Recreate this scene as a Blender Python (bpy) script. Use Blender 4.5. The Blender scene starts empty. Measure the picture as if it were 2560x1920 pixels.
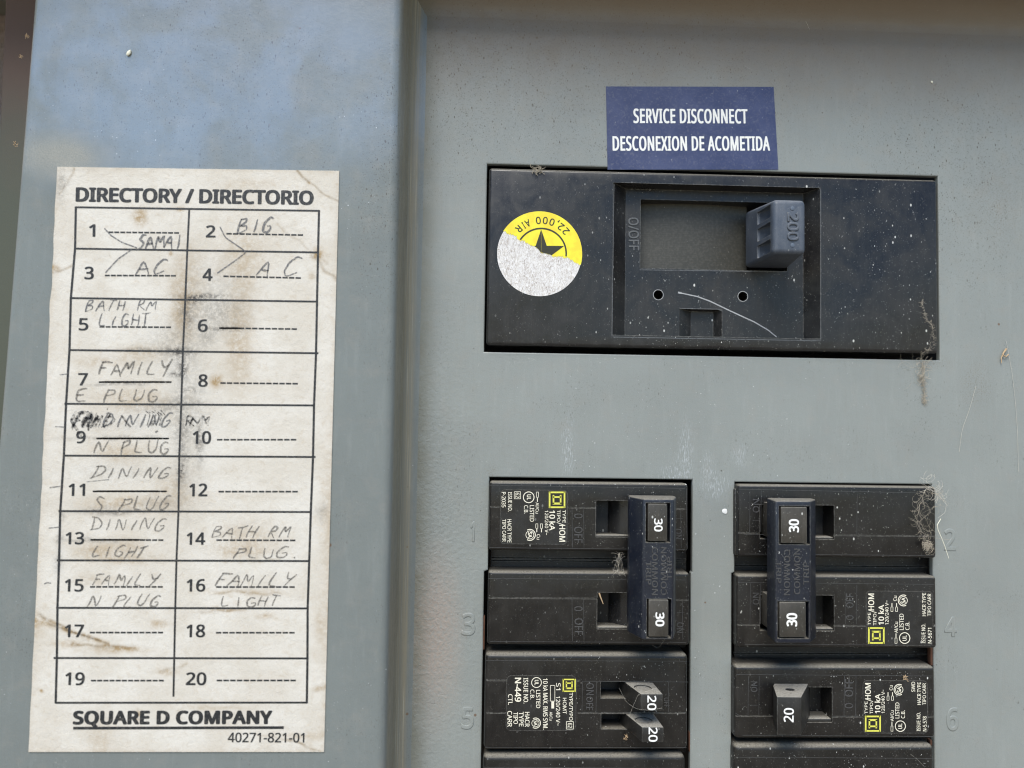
import bpy, bmesh, math, random, os
import numpy as np
from mathutils import Vector, Matrix, noise as mnoise
random.seed(7)
sc = bpy.context.scene
C = sc.collection
MM = 0.001

# ------------------------------------------------------------------ camera
D = 210.0                       # mm from the lens to the breaker cover
F_PX = 1923.0                   # focal length in photo pixels (2560 wide)
RX = Vector((0.99918, -0.03755, 0.01510)); UP = Vector((-0.01678, -0.04487, 0.99885)); FW = Vector((0.03683, 0.99829, 0.04547))
cam = bpy.data.cameras.new('camera'); cam_o = bpy.data.objects.new('camera', cam); C.objects.link(cam_o)
m = Matrix((RX, UP, -FW)).transposed().to_4x4(); m.translation = Vector((0, -D * MM, 0)); cam_o.matrix_world = m
cam.sensor_width = 36; cam.lens = F_PX / 2560 * 36; cam.clip_start = 0.01; cam.clip_end = 50
cam.dof.use_dof = True; cam.dof.focus_distance = 0.206; cam.dof.aperture_fstop = 9.0
sc.camera = cam_o

# ------------------------------------------------------------------ world, sun, exposure
SUN_EL, SUN_AZ = math.radians(52), math.radians(16)      # high, in front of the panel and to its left
w = bpy.data.worlds.new('World'); sc.world = w; w.use_nodes = True
nt = w.node_tree; bg = nt.nodes['Background']
sky = nt.nodes.new('ShaderNodeTexSky'); sky.sky_type = 'NISHITA'; sky.sun_disc = False
sky.sun_elevation = SUN_EL; sky.sun_rotation = math.radians(180) + SUN_AZ
sky.air_density = 1.0; sky.dust_density = 0.1; sky.ozone_density = 2.5
nt.links.new(sky.outputs[0], bg.inputs[0]); bg.inputs[1].default_value = 0.11
sun = bpy.data.lights.new('sun', 'SUN'); sun.energy = 2.8; sun.angle = math.radians(34); sun.color = (1, 0.955, 0.88)
so = bpy.data.objects.new('sun', sun); C.objects.link(so)
sd = Vector((-math.sin(SUN_AZ) * math.cos(SUN_EL), -math.cos(SUN_AZ) * math.cos(SUN_EL), math.sin(SUN_EL)))
so.rotation_euler = sd.to_track_quat('Z', 'Y').to_euler(); so.location = sd * 2
sc.view_settings.view_transform = 'Standard'; sc.view_settings.look = 'None'
sc.view_settings.exposure = 0.62; sc.view_settings.gamma = 1.0
sc.cycles.use_denoising = True; sc.cycles.filter_width = 1.1
sc.cycles.max_bounces = 8

# ------------------------------------------------------------------ measuring helpers (millimetres; X right, Y into the wall, Z up)
def P(px, py, Y):
    d = RX * ((px - 1280) / F_PX) + UP * (-(py - 960) / F_PX) + FW
    t = (D + Y) / d.y
    return Vector((d.x * t, Y, d.z * t))
def rect(x0, y0, x1, y1, Y):
    xm, ym = (x0 + x1) / 2, (y0 + y1) / 2
    return P(x0, ym, Y).x, P(x1, ym, Y).x, P(xm, y1, Y).z, P(xm, y0, Y).z     # x0, x1, z0, z1
def tobox(x0, x1, z0, z1, Yf, Yb):
    v = [(x0, Yf, z0), (x1, Yf, z0), (x1, Yf, z1), (x0, Yf, z1), (x0, Yb, z0), (x1, Yb, z0), (x1, Yb, z1), (x0, Yb, z1)]
    return v, HF
HF = [(0, 1, 2, 3), (5, 4, 7, 6), (4, 0, 3, 7), (1, 5, 6, 2), (3, 2, 6, 7), (4, 5, 1, 0)]
def pbox(x0, y0, x1, y1, Yf, Yb, grow=0.0):
    a, b, c, d = rect(x0, y0, x1, y1, Yf)
    return tobox(a - grow, b + grow, c - grow, d + grow, Yf, Yb)
def hexa(rf, Yf, rb, Yb):       # two rectangles in mm (x0,x1,z0,z1) joined front to back
    a, b = rf, rb
    v = [(a[0], Yf, a[2]), (a[1], Yf, a[2]), (a[1], Yf, a[3]), (a[0], Yf, a[3]), (b[0], Yb, b[2]), (b[1], Yb, b[2]), (b[1], Yb, b[3]), (b[0], Yb, b[3])]
    return v, HF
def prism(poly, z0, z1):        # poly of (X, Y) extruded along Z
    n = len(poly)
    v = [(x, y, z0) for x, y in poly] + [(x, y, z1) for x, y in poly]
    f = [tuple(range(n)), tuple(range(2 * n - 1, n - 1, -1))] + [(i, i + n, (i + 1) % n + n, (i + 1) % n) for i in range(n)]
    return v, f
def cyl(c, r, Y0, Y1, n=32):
    v = [(c[0] + r * math.cos(2 * math.pi * i / n), Y0, c[1] + r * math.sin(2 * math.pi * i / n)) for i in range(n)]
    v += [(x, Y1, z) for x, _, z in v]
    return v, [tuple(range(n)), tuple(range(2 * n - 1, n - 1, -1))] + [(i, i + n, (i + 1) % n + n, (i + 1) % n) for i in range(n)]
def merge(*parts):
    V, Fc = [], []
    for v, f in parts:
        o = len(V); V += [tuple(p) for p in v]; Fc += [tuple(i + o for i in q) for q in f]
    return V, Fc
def bm_of(vf, bevel=0, seg=2, sel=None):
    bm = bmesh.new(); vs = [bm.verts.new(p) for p in vf[0]]
    for q in vf[1]:
        try: bm.faces.new([vs[i] for i in q])
        except ValueError: pass
    bmesh.ops.recalc_face_normals(bm, faces=bm.faces)
    if bevel:
        ed = [e for e in bm.edges if len(e.link_faces) == 2 and e.calc_face_angle(0) > 0.3 and (sel is None or sel(e))]
        bmesh.ops.bevel(bm, geom=ed, offset=bevel, segments=seg, affect='EDGES', profile=0.5, clamp_overlap=True)
    return bm
def mesh_of(bm, name='m'):
    me = bpy.data.meshes.new(name); bm.to_mesh(me); bm.free(); return me
def boolean(me, cutters):
    o = bpy.data.objects.new('tmp', me); C.objects.link(o); tmp = [o]
    for cbm in cutters:
        c = bpy.data.objects.new('tmpc', mesh_of(cbm)); C.objects.link(c); tmp.append(c)
        md = o.modifiers.new('b', 'BOOLEAN'); md.operation = 'DIFFERENCE'; md.solver = 'EXACT'; md.object = c
    dg = bpy.context.evaluated_depsgraph_get(); dg.update()
    res = bpy.data.meshes.new_from_object(o.evaluated_get(dg))
    for t in tmp:
        bpy.data.objects.remove(t)
    return res
def rootloc(parent):
    while parent is not None and parent.parent: parent = parent.parent
    return parent.location if parent is not None else Vector()
def link(name, me, mat, parent=None, loc=None, smooth=True, ang=35):
    """me is in world millimetres; becomes an object in metres"""
    me.name = name
    o = bpy.data.objects.new(name, me); C.objects.link(o)
    if parent: off = rootloc(parent); o.parent = parent
    else: off = Vector(loc) * MM if loc is not None else Vector(); o.location = off
    n = len(me.vertices); co = np.empty(n * 3); me.vertices.foreach_get('co', co)
    co = co.reshape(-1, 3) * MM - np.array(off); me.vertices.foreach_set('co', co.ravel()); me.update()
    me.materials.clear(); me.materials.append(mat)
    if smooth:
        me.shade_smooth(); me.set_sharp_from_angle(angle=math.radians(ang))
    return o
def part(name, vf, mat, parent=None, bevel=0, seg=2, cuts=None, sel=None, **k):
    me = mesh_of(bm_of(vf, bevel, seg, sel))
    if cuts: me = boolean(me, [bm_of(c) if isinstance(c, tuple) else c for c in cuts])
    return link(name, me, mat, parent, **k)
def tag(o, label=None, cat=None, group=None, kind=None):
    for k, v in (('label', label), ('category', cat), ('group', group), ('kind', kind)):
        if v: o[k] = v
    return o
def thing(name, label, cat, loc, group=None):
    o = bpy.data.objects.new(name, None); o.empty_display_size = 0.01; C.objects.link(o); o.location = Vector(loc) * MM
    return tag(o, label, cat, group)

# ------------------------------------------------------------------ flat print: text, lines, rings
try:
    FONT = bpy.data.fonts.load(os.path.join(bpy.utils.system_resource('DATAFILES'), 'fonts', 'NotoSansHebrew-Regular.woff2'))
except Exception:
    FONT = None
_tc = {}
def glyphs(s, off=0.0, ext=0.0, bev=0.0, sp=1.0):
    k = (s, off, ext, bev, sp)
    if k in _tc: return _tc[k]
    cu = bpy.data.curves.new('t', 'FONT'); cu.body = s; cu.size = 1; cu.resolution_u = 4
    if FONT: cu.font = FONT
    cu.space_character = sp; cu.offset = off; cu.extrude = ext; cu.bevel_depth = bev; cu.bevel_resolution = 1
    o = bpy.data.objects.new('t', cu); C.objects.link(o)
    dg = bpy.context.evaluated_depsgraph_get(); dg.update()
    me = bpy.data.meshes.new_from_object(o.evaluated_get(dg))
    V = np.empty(len(me.vertices) * 3); me.vertices.foreach_get('co', V); V = V.reshape(-1, 3)
    Fc = [tuple(p.vertices) for p in me.polygons]
    bpy.data.objects.remove(o); bpy.data.meshes.remove(me); bpy.data.curves.remove(cu)
    _tc[k] = (V, Fc); return V, Fc
_h = glyphs('H')[0]; CAP = float(_h[:, 1].max() - _h[:, 1].min())
class Print:
    def __init__(s): s.V = []; s.F = []
    def raw(s, V, Fc):
        o = len(s.V); s.V += [tuple(v) for v in V]; s.F += [tuple(i + o for i in f) for f in Fc]
    def text3(s, t, a, b, h, bold=0.0, ext=0.0, bev=0.0, lift=1.0, sp=1.0):
        """baseline from point a to point b (mm), capital height h mm, lying in the XZ direction of a, b"""
        V, Fc = glyphs(t, 0.0, ext, bev, sp)
        if not len(V): return
        W = V[:, 0].max() - V[:, 0].min()
        offs = [(0, 0)]
        if bold > 0 and not ext: offs = [(-bold, 0), (bold, 0), (0, bold * .6), (0, -bold * .6), (-bold * .7, -bold * .5), (bold * .7, bold * .5), (bold * .7, -bold * .5), (-bold * .7, bold * .5)]
        ex = (b - a); L = ex.length; ex = ex / L; n = Vector((0, -1, 0)); ey = n.cross(ex)
        ey.normalize(); x0, x1 = V[:, 0].min(), V[:, 0].max(); sx = L / (x1 - x0); sy = h / CAP
        for i, (dx, dy) in enumerate(offs):
            s.raw([a + ex * ((p[0] - x0) * sx + dx * sy) + ey * ((p[1] + dy) * sy) + n * (p[2] * lift + i * 0.003) for p in V], Fc)
    def text(s, t, x0, y0, x1, y1, hpx, Y, bold=0.0, **k):
        a, b = P(x0, y0, Y), P(x1, y1, Y)
        s.text3(t, a, b, hpx * (D + Y) / F_PX, bold, **k)
    def line(s, a, b, wmm):
        d = (b - a); L = d.length
        if L < 1e-6: return
        d = d / L; n = Vector((0, -1, 0)).cross(d) * (wmm / 2)
        s.raw([a - n, b - n, b + n, a + n], [(0, 1, 2, 3)])
    def pl(s, x0, y0, x1, y1, wpx, Y): s.line(P(x0, y0, Y), P(x1, y1, Y), wpx * (D + Y) / F_PX)
    def poly(s, pts): s.raw(pts, [tuple(range(len(pts)))])
    def ring(s, c, r, wmm, a0=0, a1=360, n=40):
        V = []
        for i in range(n + 1):
            a = math.radians(a0 + (a1 - a0) * i / n); u = Vector((math.cos(a), 0, math.sin(a)))
            V += [c + u * (r - wmm / 2), c + u * (r + wmm / 2)]
        s.raw(V, [(2 * i, 2 * i + 1, 2 * i + 3, 2 * i + 2) for i in range(n)])
    def ribbon(s, pts, wid):
        V = []
        for i, p in enumerate(pts):
            d = pts[min(i + 1, len(pts) - 1)] - pts[max(i - 1, 0)]
            d = d.normalized() if d.length > 1e-9 else Vector((1, 0, 0))
            n = Vector((0, -1, 0)).cross(d) * (wid(i / max(1, len(pts) - 1)) / 2 if callable(wid) else wid / 2)
            V += [p - n, p + n]
        s.raw(V, [(2 * i, 2 * i + 2, 2 * i + 3, 2 * i + 1) for i in range(len(pts) - 1)])
    def build(s, name, mat, parent=None, smooth=False, **k):
        me = bpy.data.meshes.new(name); me.from_pydata(s.V, [], s.F); me.update()
        return link(name, me, mat, parent, smooth=smooth, **k)

# ------------------------------------------------------------------ materials
class M:
    def __init__(s, name, rough=0.5, spec=0.5):
        s.m = bpy.data.materials.new(name); s.m.use_nodes = True; s.t = s.m.node_tree
        s.b = s.t.nodes['Principled BSDF']; s.b.inputs['Roughness'].default_value = rough
        s.b.inputs['Specular IOR Level'].default_value = spec
        g = s.t.nodes.new('ShaderNodeNewGeometry'); s.g = g
        mp = s.t.nodes.new('ShaderNodeVectorMath'); mp.operation = 'SCALE'; mp.inputs['Scale'].default_value = 1000
        s.L(g.outputs['Position'], mp.inputs[0]); s.p = mp.outputs[0]        # position in millimetres
    def L(s, a, b): s.t.links.new(a, b)
    def set(s, sock, v):
        if hasattr(v, 'is_output') or isinstance(v, bpy.types.NodeSocket): s.L(v, sock)
        else: sock.default_value = v
    def math(s, op, a, b=0.0, c=None, clamp=False):
        n = s.t.nodes.new('ShaderNodeMath'); n.operation = op; n.use_clamp = clamp; s.set(n.inputs[0], a); s.set(n.inputs[1], b)
        if c is not None: s.set(n.inputs[2], c)
        return n.outputs[0]
    def xf(s, rot=(0, 0, 0), sc_=(1, 1, 1), loc=(0, 0, 0)):
        n = s.t.nodes.new('ShaderNodeMapping'); s.L(s.p, n.inputs[0]); n.inputs['Rotation'].default_value = [math.radians(r) for r in rot]
        n.inputs['Scale'].default_value = sc_; n.inputs['Location'].default_value = loc; return n.outputs[0]
    def noise(s, scale, detail=3, rough=0.55, dist=0.0, vec=None):
        n = s.t.nodes.new('ShaderNodeTexNoise'); n.inputs['Scale'].default_value = scale; n.inputs['Detail'].default_value = detail
        n.inputs['Roughness'].default_value = rough; n.inputs['Distortion'].default_value = dist
        s.L(vec or s.p, n.inputs['Vector']); return n.outputs['Fac']
    def ramp(s, v, lo, hi, a=0.0, b=1.0, smooth=True):
        n = s.t.nodes.new('ShaderNodeMapRange'); n.interpolation_type = 'SMOOTHSTEP' if smooth else 'LINEAR'
        s.set(n.inputs['Value'], v); n.inputs['From Min'].default_value = lo; n.inputs['From Max'].default_value = hi
        n.inputs['To Min'].default_value = a; n.inputs['To Max'].default_value = b; return n.outputs['Result']
    def specks(s, scale, rmax, power=3, vec=None, soft=0.35):
        n = s.t.nodes.new('ShaderNodeTexVoronoi'); n.inputs['Scale'].default_value = scale; s.L(vec or s.p, n.inputs['Vector'])
        sep = s.t.nodes.new('ShaderNodeSeparateColor'); s.L(n.outputs['Color'], sep.inputs[0])
        r = s.math('MULTIPLY', s.math('POWER', sep.outputs[0], power), rmax)
        return s.math('DIVIDE', s.math('SUBTRACT', r, n.outputs['Distance']), s.math('MAXIMUM', s.math('MULTIPLY', r, soft), 1e-4), clamp=True)
    def mix(s, f, a, b):
        n = s.t.nodes.new('ShaderNodeMix'); n.data_type = 'RGBA'; s.set(n.inputs[0], f)
        for k, v in ((6, a), (7, b)):
            if isinstance(v, tuple): n.inputs[k].default_value = (*v, 1)
            else: s.L(v, n.inputs[k])
        return n.outputs[2]
    def mixf(s, f, a, b):
        n = s.t.nodes.new('ShaderNodeMix'); s.set(n.inputs[0], f); s.set(n.inputs[2], a); s.set(n.inputs[3], b); return n.outputs[0]
    def blob(s, c, r0, r1, sc_=(1, 1, 1), wob=0.0):
        n = s.t.nodes.new('ShaderNodeVectorMath'); n.operation = 'SUBTRACT'; s.L(s.p, n.inputs[0]); n.inputs[1].default_value = c
        q = s.t.nodes.new('ShaderNodeVectorMath'); q.operation = 'MULTIPLY'; s.L(n.outputs[0], q.inputs[0]); q.inputs[1].default_value = sc_
        l = s.t.nodes.new('ShaderNodeVectorMath'); l.operation = 'LENGTH'; s.L(q.outputs[0], l.inputs[0]); d = l.outputs['Value']
        if wob: d = s.math('ADD', d, s.math('MULTIPLY', s.math('SUBTRACT', s.noise(0.09, 5, 0.6), 0.5), wob))
        return s.ramp(d, r0, r1, 1, 0)
    def nz(s):
        sp = s.t.nodes.new('ShaderNodeSeparateXYZ'); s.L(s.g.outputs['Normal'], sp.inputs[0]); return sp.outputs
    def attr(s, name):
        n = s.t.nodes.new('ShaderNodeAttribute'); n.attribute_name = name; return n.outputs
    def bump(s, h, dist, strength=1.0):
        n = s.t.nodes.new('ShaderNodeBump'); n.inputs['Distance'].default_value = dist; n.inputs['Strength'].default_value = strength
        s.L(h, n.inputs['Height'])
        if s.b.inputs['Normal'].links: s.L(s.b.inputs['Normal'].links[0].from_socket, n.inputs['Normal'])
        s.L(n.outputs[0], s.b.inputs['Normal'])
    def col(s, c): s.set(s.b.inputs['Base Color'], (*c, 1) if isinstance(c, tuple) else c)
    def ro(s, r): s.set(s.b.inputs['Roughness'], r)
    def alpha(s, a): s.set(s.b.inputs['Alpha'], a)

def paint_mat(name='grey_enamel_paint', base=(0.268, 0.289, 0.274), flange=False):
    k = M(name, 0.42, 0.5)
    big = k.noise(0.03, 3); mid = k.noise(0.25, 5); fine = k.noise(6, 3)
    c = k.mix(k.ramp(big, 0.3, 0.7), base, tuple(x * 0.9 for x in base))
    c = k.mix(k.math('MULTIPLY', k.ramp(mid, 0.48, 0.75), 0.18), c, (0.30, 0.275, 0.235))          # dust film
    c = k.mix(k.math('MULTIPLY', k.ramp(fine, 0.35, 0.70), 0.30), c, (0.14, 0.15, 0.15))
    patch = k.ramp(k.noise(0.07, 4), 0.42, 0.66)
    # where grime gathers most: by the top, round the openings, over the upper flange
    up = k.blob(tuple(P(480, 190, -18)), 10, 48, (0.8, 1, 1.35)) if flange else k.blob(tuple(P(1100, 60, 0)), 10, 60, (0.35, 1, 1))
    g2 = k.blob(tuple(P(2400, 420, 0)), 6, 30, (0.8, 1, 0.6)) if not flange else k.blob(tuple(P(960, 400, -18)), 2, 22, (1.6, 1, 0.4))
    grime = k.math('ADD', k.math('MAXIMUM', up, g2), k.math('MULTIPLY', patch, 0.5), clamp=True)
    vec = k.xf((0, 32, 0), (1, 1, 0.45)); vec2 = k.xf((0, -40, 0), (0.5, 1, 1))
    s1 = k.specks(1.5, 0.30, 2.2, vec); s2 = k.specks(2.6, 0.3, 2.0, vec2); s3 = k.specks(0.35, 0.10, 4)
    th = k.ramp(k.noise(1.9, 4, 0.7, 1.2), 0.58, 0.66)
    dk = k.math('MAXIMUM', k.math('MULTIPLY', k.math('MAXIMUM', s1, k.math('MAXIMUM', s2, k.math('MULTIPLY', th, 0.5))), grime), k.math('MULTIPLY', s3, 0.8))
    dk = k.math('MAXIMUM', dk, k.math('MULTIPLY', k.specks(3.4, 0.38, 1.6, k.xf((0, 25, 0), (1, 1, .5))), k.math('MULTIPLY', grime, 0.75)))
    c = k.mix(k.math('MULTIPLY', dk, 0.85), c, (0.06, 0.052, 0.04))
    # hair-thin dirt squiggles
    sq = k.noise(0.55, 4, 0.6, 2.5); lines = k.ramp(k.math('ABSOLUTE', k.math('SUBTRACT', sq, 0.5)), 0.0, 0.004, 1, 0)
    c = k.mix(k.math('MULTIPLY', k.math('MULTIPLY', lines, k.math('MULTIPLY', grime, k.ramp(k.noise(0.8, 2), 0.52, 0.6))), 0.5), c, (0.13, 0.095, 0.06))
    hn = k.noise(0.075, 4, 0.55, 0.8); hl = k.ramp(k.math('ABSOLUTE', k.math('SUBTRACT', hn, 0.47)), 0.0, 0.0007, 1, 0)
    c = k.mix(k.math('MULTIPLY', k.math('MULTIPLY', hl, k.ramp(k.noise(0.16, 3), 0.50, 0.60)), 0.5), c, (0.52, 0.52, 0.49))
    dr = k.ramp(k.noise(1.0, 4, 0.65, 0.15, k.xf((0, 0, 0), (1.0, 1, 0.06))), 0.54, 0.74); c = k.mix(k.math('MULTIPLY', dr, 0.10), c, (0.17, 0.155, 0.12))
    ck = k.ramp(k.noise(0.5, 5, 0.7, 0.3, k.xf((0, 8, 0), (1.0, 1, 0.14))), 0.50, 0.72); c = k.mix(k.math('MULTIPLY', ck, 0.06), c, (0.50, 0.51, 0.49))
    rs = k.specks(0.11, 0.07, 2.5); c = k.mix(k.math('MULTIPLY', rs, 0.8), c, (0.13, 0.07, 0.035))          # chips gone to rust
    # pale specks
    w1 = k.math('MAXIMUM', k.specks(0.75, 0.12, 2.0), k.math('MULTIPLY', k.specks(1.7, 0.14, 2.5, k.xf((0, -38, 0), (1, 1, .6))), 0.6)); wm = k.blob(tuple(P(1780, 1300, 0)), 14, 70, (0.9, 1, 0.7)) if not flange else k.ramp(k.noise(0.05, 2), 0.5, 0.7)
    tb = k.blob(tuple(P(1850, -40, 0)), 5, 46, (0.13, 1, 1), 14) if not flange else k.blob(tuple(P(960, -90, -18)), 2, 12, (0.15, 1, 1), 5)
    c = k.mix(k.math('MULTIPLY', tb, 0.85), c, (0.185, 0.135, 0.088))      # brown grime film, deepened to paint in the shade at the top
    c = k.mix(k.math('MULTIPLY', w1, k.math('ADD', k.math('MULTIPLY', wm, 0.85), 0.1, clamp=True)), c, (0.72, 0.74, 0.74))
    if not flange:
        sv = k.xf((0, 12, 0), (3.2, 1, 0.35)); scr = k.ramp(k.noise(1.6, 4, 0.75, 0.2, sv), 0.50, 0.68)
        for (x, y, r, a, b) in ((1770, 1172, 4.0, 1.3, 0.6), (1850, 1140, 3.6, 1.1, 0.7), (1690, 1205, 7.0, .9, 0.8), (1420, 1120, 4, 1.4, .3), (1715, 1130, 6.0, 1.9, 0.45), (1790, 1215, 5.0, 0.8, 0.9)):
            c = k.mix(k.math('MULTIPLY', k.math('MULTIPLY', k.blob(tuple(P(x, y, 0)), 0, r, (a, 1, b)), scr), 0.75), c, (0.62, 0.66, 0.70))
        warm_reflection = k.math('MULTIPLY', k.blob(tuple(P(1078, 1590, 0)), 2, 15, (1.3, 1, 0.45), 6), k.ramp(k.noise(1.4, 3), 0.3, 0.7, 0.35, 1))
        c = k.mix(k.math('MULTIPLY', warm_reflection, 0.65), c, (0.36, 0.27, 0.22))  # warm brown reflection beside the fold, painted into the colour
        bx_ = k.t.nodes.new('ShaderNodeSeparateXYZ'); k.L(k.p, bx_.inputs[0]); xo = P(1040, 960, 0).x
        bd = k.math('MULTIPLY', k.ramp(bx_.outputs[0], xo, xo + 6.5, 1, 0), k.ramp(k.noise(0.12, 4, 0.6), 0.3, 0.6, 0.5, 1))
        c = k.mix(k.math('MULTIPLY', bd, 0.6), c, (0.135, 0.128, 0.082))  # olive shade beside the fold painted in, along with its dirt
        # dirt packed above the openings
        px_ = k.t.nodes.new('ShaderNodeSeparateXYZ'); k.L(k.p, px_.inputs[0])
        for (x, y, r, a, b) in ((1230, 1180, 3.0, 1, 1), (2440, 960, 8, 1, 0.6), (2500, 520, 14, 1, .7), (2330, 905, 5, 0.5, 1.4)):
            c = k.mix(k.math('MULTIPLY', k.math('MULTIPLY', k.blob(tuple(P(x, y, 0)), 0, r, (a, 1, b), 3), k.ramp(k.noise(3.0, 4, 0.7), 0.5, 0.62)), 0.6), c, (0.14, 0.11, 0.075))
    else:
        px_ = k.t.nodes.new('ShaderNodeSeparateXYZ'); k.L(k.p, px_.inputs[0])
        dc = k.blob(tuple(P(150, 390, -18)), 2, 11, (0.7, 1, 1.3), 5)      # dull dusty corner above the directory
        c = k.mix(k.math('MULTIPLY', k.math('MULTIPLY', dc, k.ramp(k.noise(5, 4, 0.7), 0.35, 0.65)), 0.55), c, (0.50, 0.47, 0.40))
        # grimy fold, lightened against its shade; pale lines paint its reflections
        vx = k.xf((0, 0, 0), (2.2, 1, 0.02)); st = k.noise(1.2, 5, 0.7, 0, vx)
        yy = px_.outputs[1]; fold = k.math('MULTIPLY', k.ramp(yy, -17.2, -15.0), k.ramp(yy, -0.6, -0.02, 1, 0.0))
        c = k.mix(k.math('MULTIPLY', fold, k.ramp(st, 0.38, 0.62, 0.35, 0.7)), c, (0.31, 0.265, 0.175))
        ln = k.ramp(k.noise(2.6, 3, 0.6, 0, k.xf((0, 0, 0), (3, 1, 0.012))), 0.60, 0.66)
        c = k.mix(k.math('MULTIPLY', k.math('MULTIPLY', ln, fold), 0.55), c, (0.55, 0.52, 0.42))
    k.col(c)
    r = k.math('ADD', k.ramp(mid, 0.3, 0.7, 0.0, 0.16), 0.30 if flange else 0.36)
    r = k.math('ADD', r, k.math('MULTIPLY', dk, 0.25))
    k.ro(r)
    if flange:      # stronger gloss masked in above the directory to shape the sky's reflection
        gl = k.math('MULTIPLY', k.blob(tuple(P(490, 170, -18)), 20, 56, (0.72, 1, 1.35), 26), k.ramp(k.noise(0.055, 4, 0.6, 0.4), 0.34, 0.58, 0.45, 1))
        gl = k.math('MULTIPLY', gl, k.math('SUBTRACT', 1, dc))
        k.set(k.b.inputs['Coat Weight'], k.math('MULTIPLY', gl, 1.0)); k.b.inputs['Coat Roughness'].default_value = 0.12; k.b.inputs['Coat IOR'].default_value = 2.7
        k.b.inputs['Specular IOR Level'].default_value = 0.35
    k.bump(k.noise(0.028, 3, 0.5), 0.0005, 0.5); k.bump(k.noise(0.8, 3, 0.5), 0.00008, 0.5)
    k.bump(k.noise(3.2, 4, 0.65), 0.00004, 0.6)
    if not flange:   # coarse orange peel beside the fold
        k.bump(k.math('MULTIPLY', k.noise(0.75, 3, 0.5, 0.4), k.blob(tuple(P(1050, 1500, 0)), 0, 24, (1, 1, 0.22))), 0.0004, 0.8)
    return k.m
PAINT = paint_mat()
PAINTF = paint_mat('grey_enamel_paint_grimy', (0.190, 0.212, 0.205), True)

def plastic(name, base=(0.008, 0.0078, 0.0078), film=0.25, rough=0.36, speck=0.6, dust=(0.30, 0.275, 0.225), dustamt=0.75, edge=0.6, spec=0.5, filmc=(0.07, 0.067, 0.062)):
    k = M(name, rough, spec)
    haze = k.ramp(k.noise(0.10, 6, 0.65, 0.6), 0.36, 0.70); fine = k.noise(5, 4, 0.7)
    wipe = k.ramp(k.noise(0.35, 5, 0.7, 0.2, k.xf((0, 35, 0), (2.6, 1, 0.35))), 0.42, 0.72)
    fl = k.math('ADD', k.math('MULTIPLY', haze, 0.65), k.math('ADD', k.ramp(fine, 0.42, 0.78, 0, 0.55), k.math('MULTIPLY', wipe, 0.35)), clamp=True)
    c = k.mix(k.math('MULTIPLY', fl, film), base, filmc)
    scr = k.noise(1.6, 4, 0.8, 0.2, k.xf((0, 35, 0), (5, 1, 0.22))); c = k.mix(k.ramp(scr, 0.62, 0.74, 0, 0.35), c, (0.2, 0.195, 0.18))
    n = k.nz()[2]
    d = k.math('MULTIPLY', k.ramp(n, 0.25, 0.8), k.ramp(k.noise(2.5, 4, 0.7), 0.28, 0.55, 0.35, 1))
    yy_ = k.t.nodes.new('ShaderNodeSeparateXYZ'); k.L(k.p, yy_.inputs[0])
    ds = k.math('MULTIPLY', k.math('MULTIPLY', d, dustamt), k.ramp(yy_.outputs[1], -2.4, 0.5, 1, 0.22))      # dust fades with depth, painting in the shade of the openings
    lint = k.ramp(k.noise(1.4, 5, 0.75, 2.0), 0.66, 0.72)
    c = k.mix(k.math('MULTIPLY', lint, 0.35), c, dust)
    hn = k.noise(0.22, 4, 0.6, 1.4); hl = k.ramp(k.math('ABSOLUTE', k.math('SUBTRACT', hn, 0.5)), 0.0, 0.0018, 1, 0)
    c = k.mix(k.math('MULTIPLY', k.math('MULTIPLY', hl, k.ramp(k.noise(0.5, 3), 0.50, 0.58)), 0.45), c, (0.33, 0.31, 0.27))
    c = k.mix(ds, c, k.mix(k.noise(9, 2), tuple(x * 0.55 for x in dust), tuple(x * 1.25 for x in dust)))
    sv = k.xf((0, -38, 0), (1, 1, 0.62)); s1 = k.specks(0.60, 0.19, 3.2, sv); s2 = k.specks(1.6, 0.22, 3.0, sv); s3 = k.specks(3.2, 0.26, 2.2, sv)
    mask = k.blob(tuple(P(2010, 1250, -3)), 12, 80, (0.8, 1, 0.45))
    mask = k.math('MULTIPLY', k.math('ADD', k.math('MULTIPLY', mask, 1.0), 0.18, clamp=True), k.ramp(k.noise(0.14, 4, 0.6), 0.36, 0.58, 0.4, 1))
    w_ = k.math('MULTIPLY', k.math('MAXIMUM', s1, k.math('MAXIMUM', k.math('MULTIPLY', s2, 0.8), k.math('MULTIPLY', s3, 0.45))), k.math('MULTIPLY', mask, speck))
    c = k.mix(w_, c, (0.74, 0.74, 0.70))
    if edge:        # rubbed, dust-lined edges
        bv = k.t.nodes.new('ShaderNodeBevel'); bv.samples = 4; bv.inputs['Radius'].default_value = 0.0004
        dp = k.t.nodes.new('ShaderNodeVectorMath'); dp.operation = 'DOT_PRODUCT'; k.L(bv.outputs[0], dp.inputs[0]); k.L(k.g.outputs['True Normal'], dp.inputs[1])
        em = k.math('MULTIPLY', k.ramp(dp.outputs['Value'], 0.80, 0.985, 1, 0), k.ramp(k.noise(1.3, 4, 0.7), 0.36, 0.62, 0.15, 1))
        c = k.mix(k.math('MULTIPLY', em, edge), c, (0.24, 0.235, 0.215))
    k.col(c); k.ro(k.math('ADD', k.math('MULTIPLY', haze, 0.18), k.math('ADD', k.math('MULTIPLY', ds, 0.5), rough), clamp=True))
    k.bump(k.noise(2.0, 4), 0.00003, 0.35); k.bump(k.math('MULTIPLY', k.noise(7, 3), ds), 0.0002, 0.8)
    return k.m
BLACK = plastic('black_moulded_plastic', film=0.32, rough=0.27, speck=0.85, spec=0.4, edge=0.9, filmc=(0.046, 0.040, 0.034))
BLACKD = plastic('black_plastic_deep', film=0.15, speck=0.45, rough=0.4)
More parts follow.
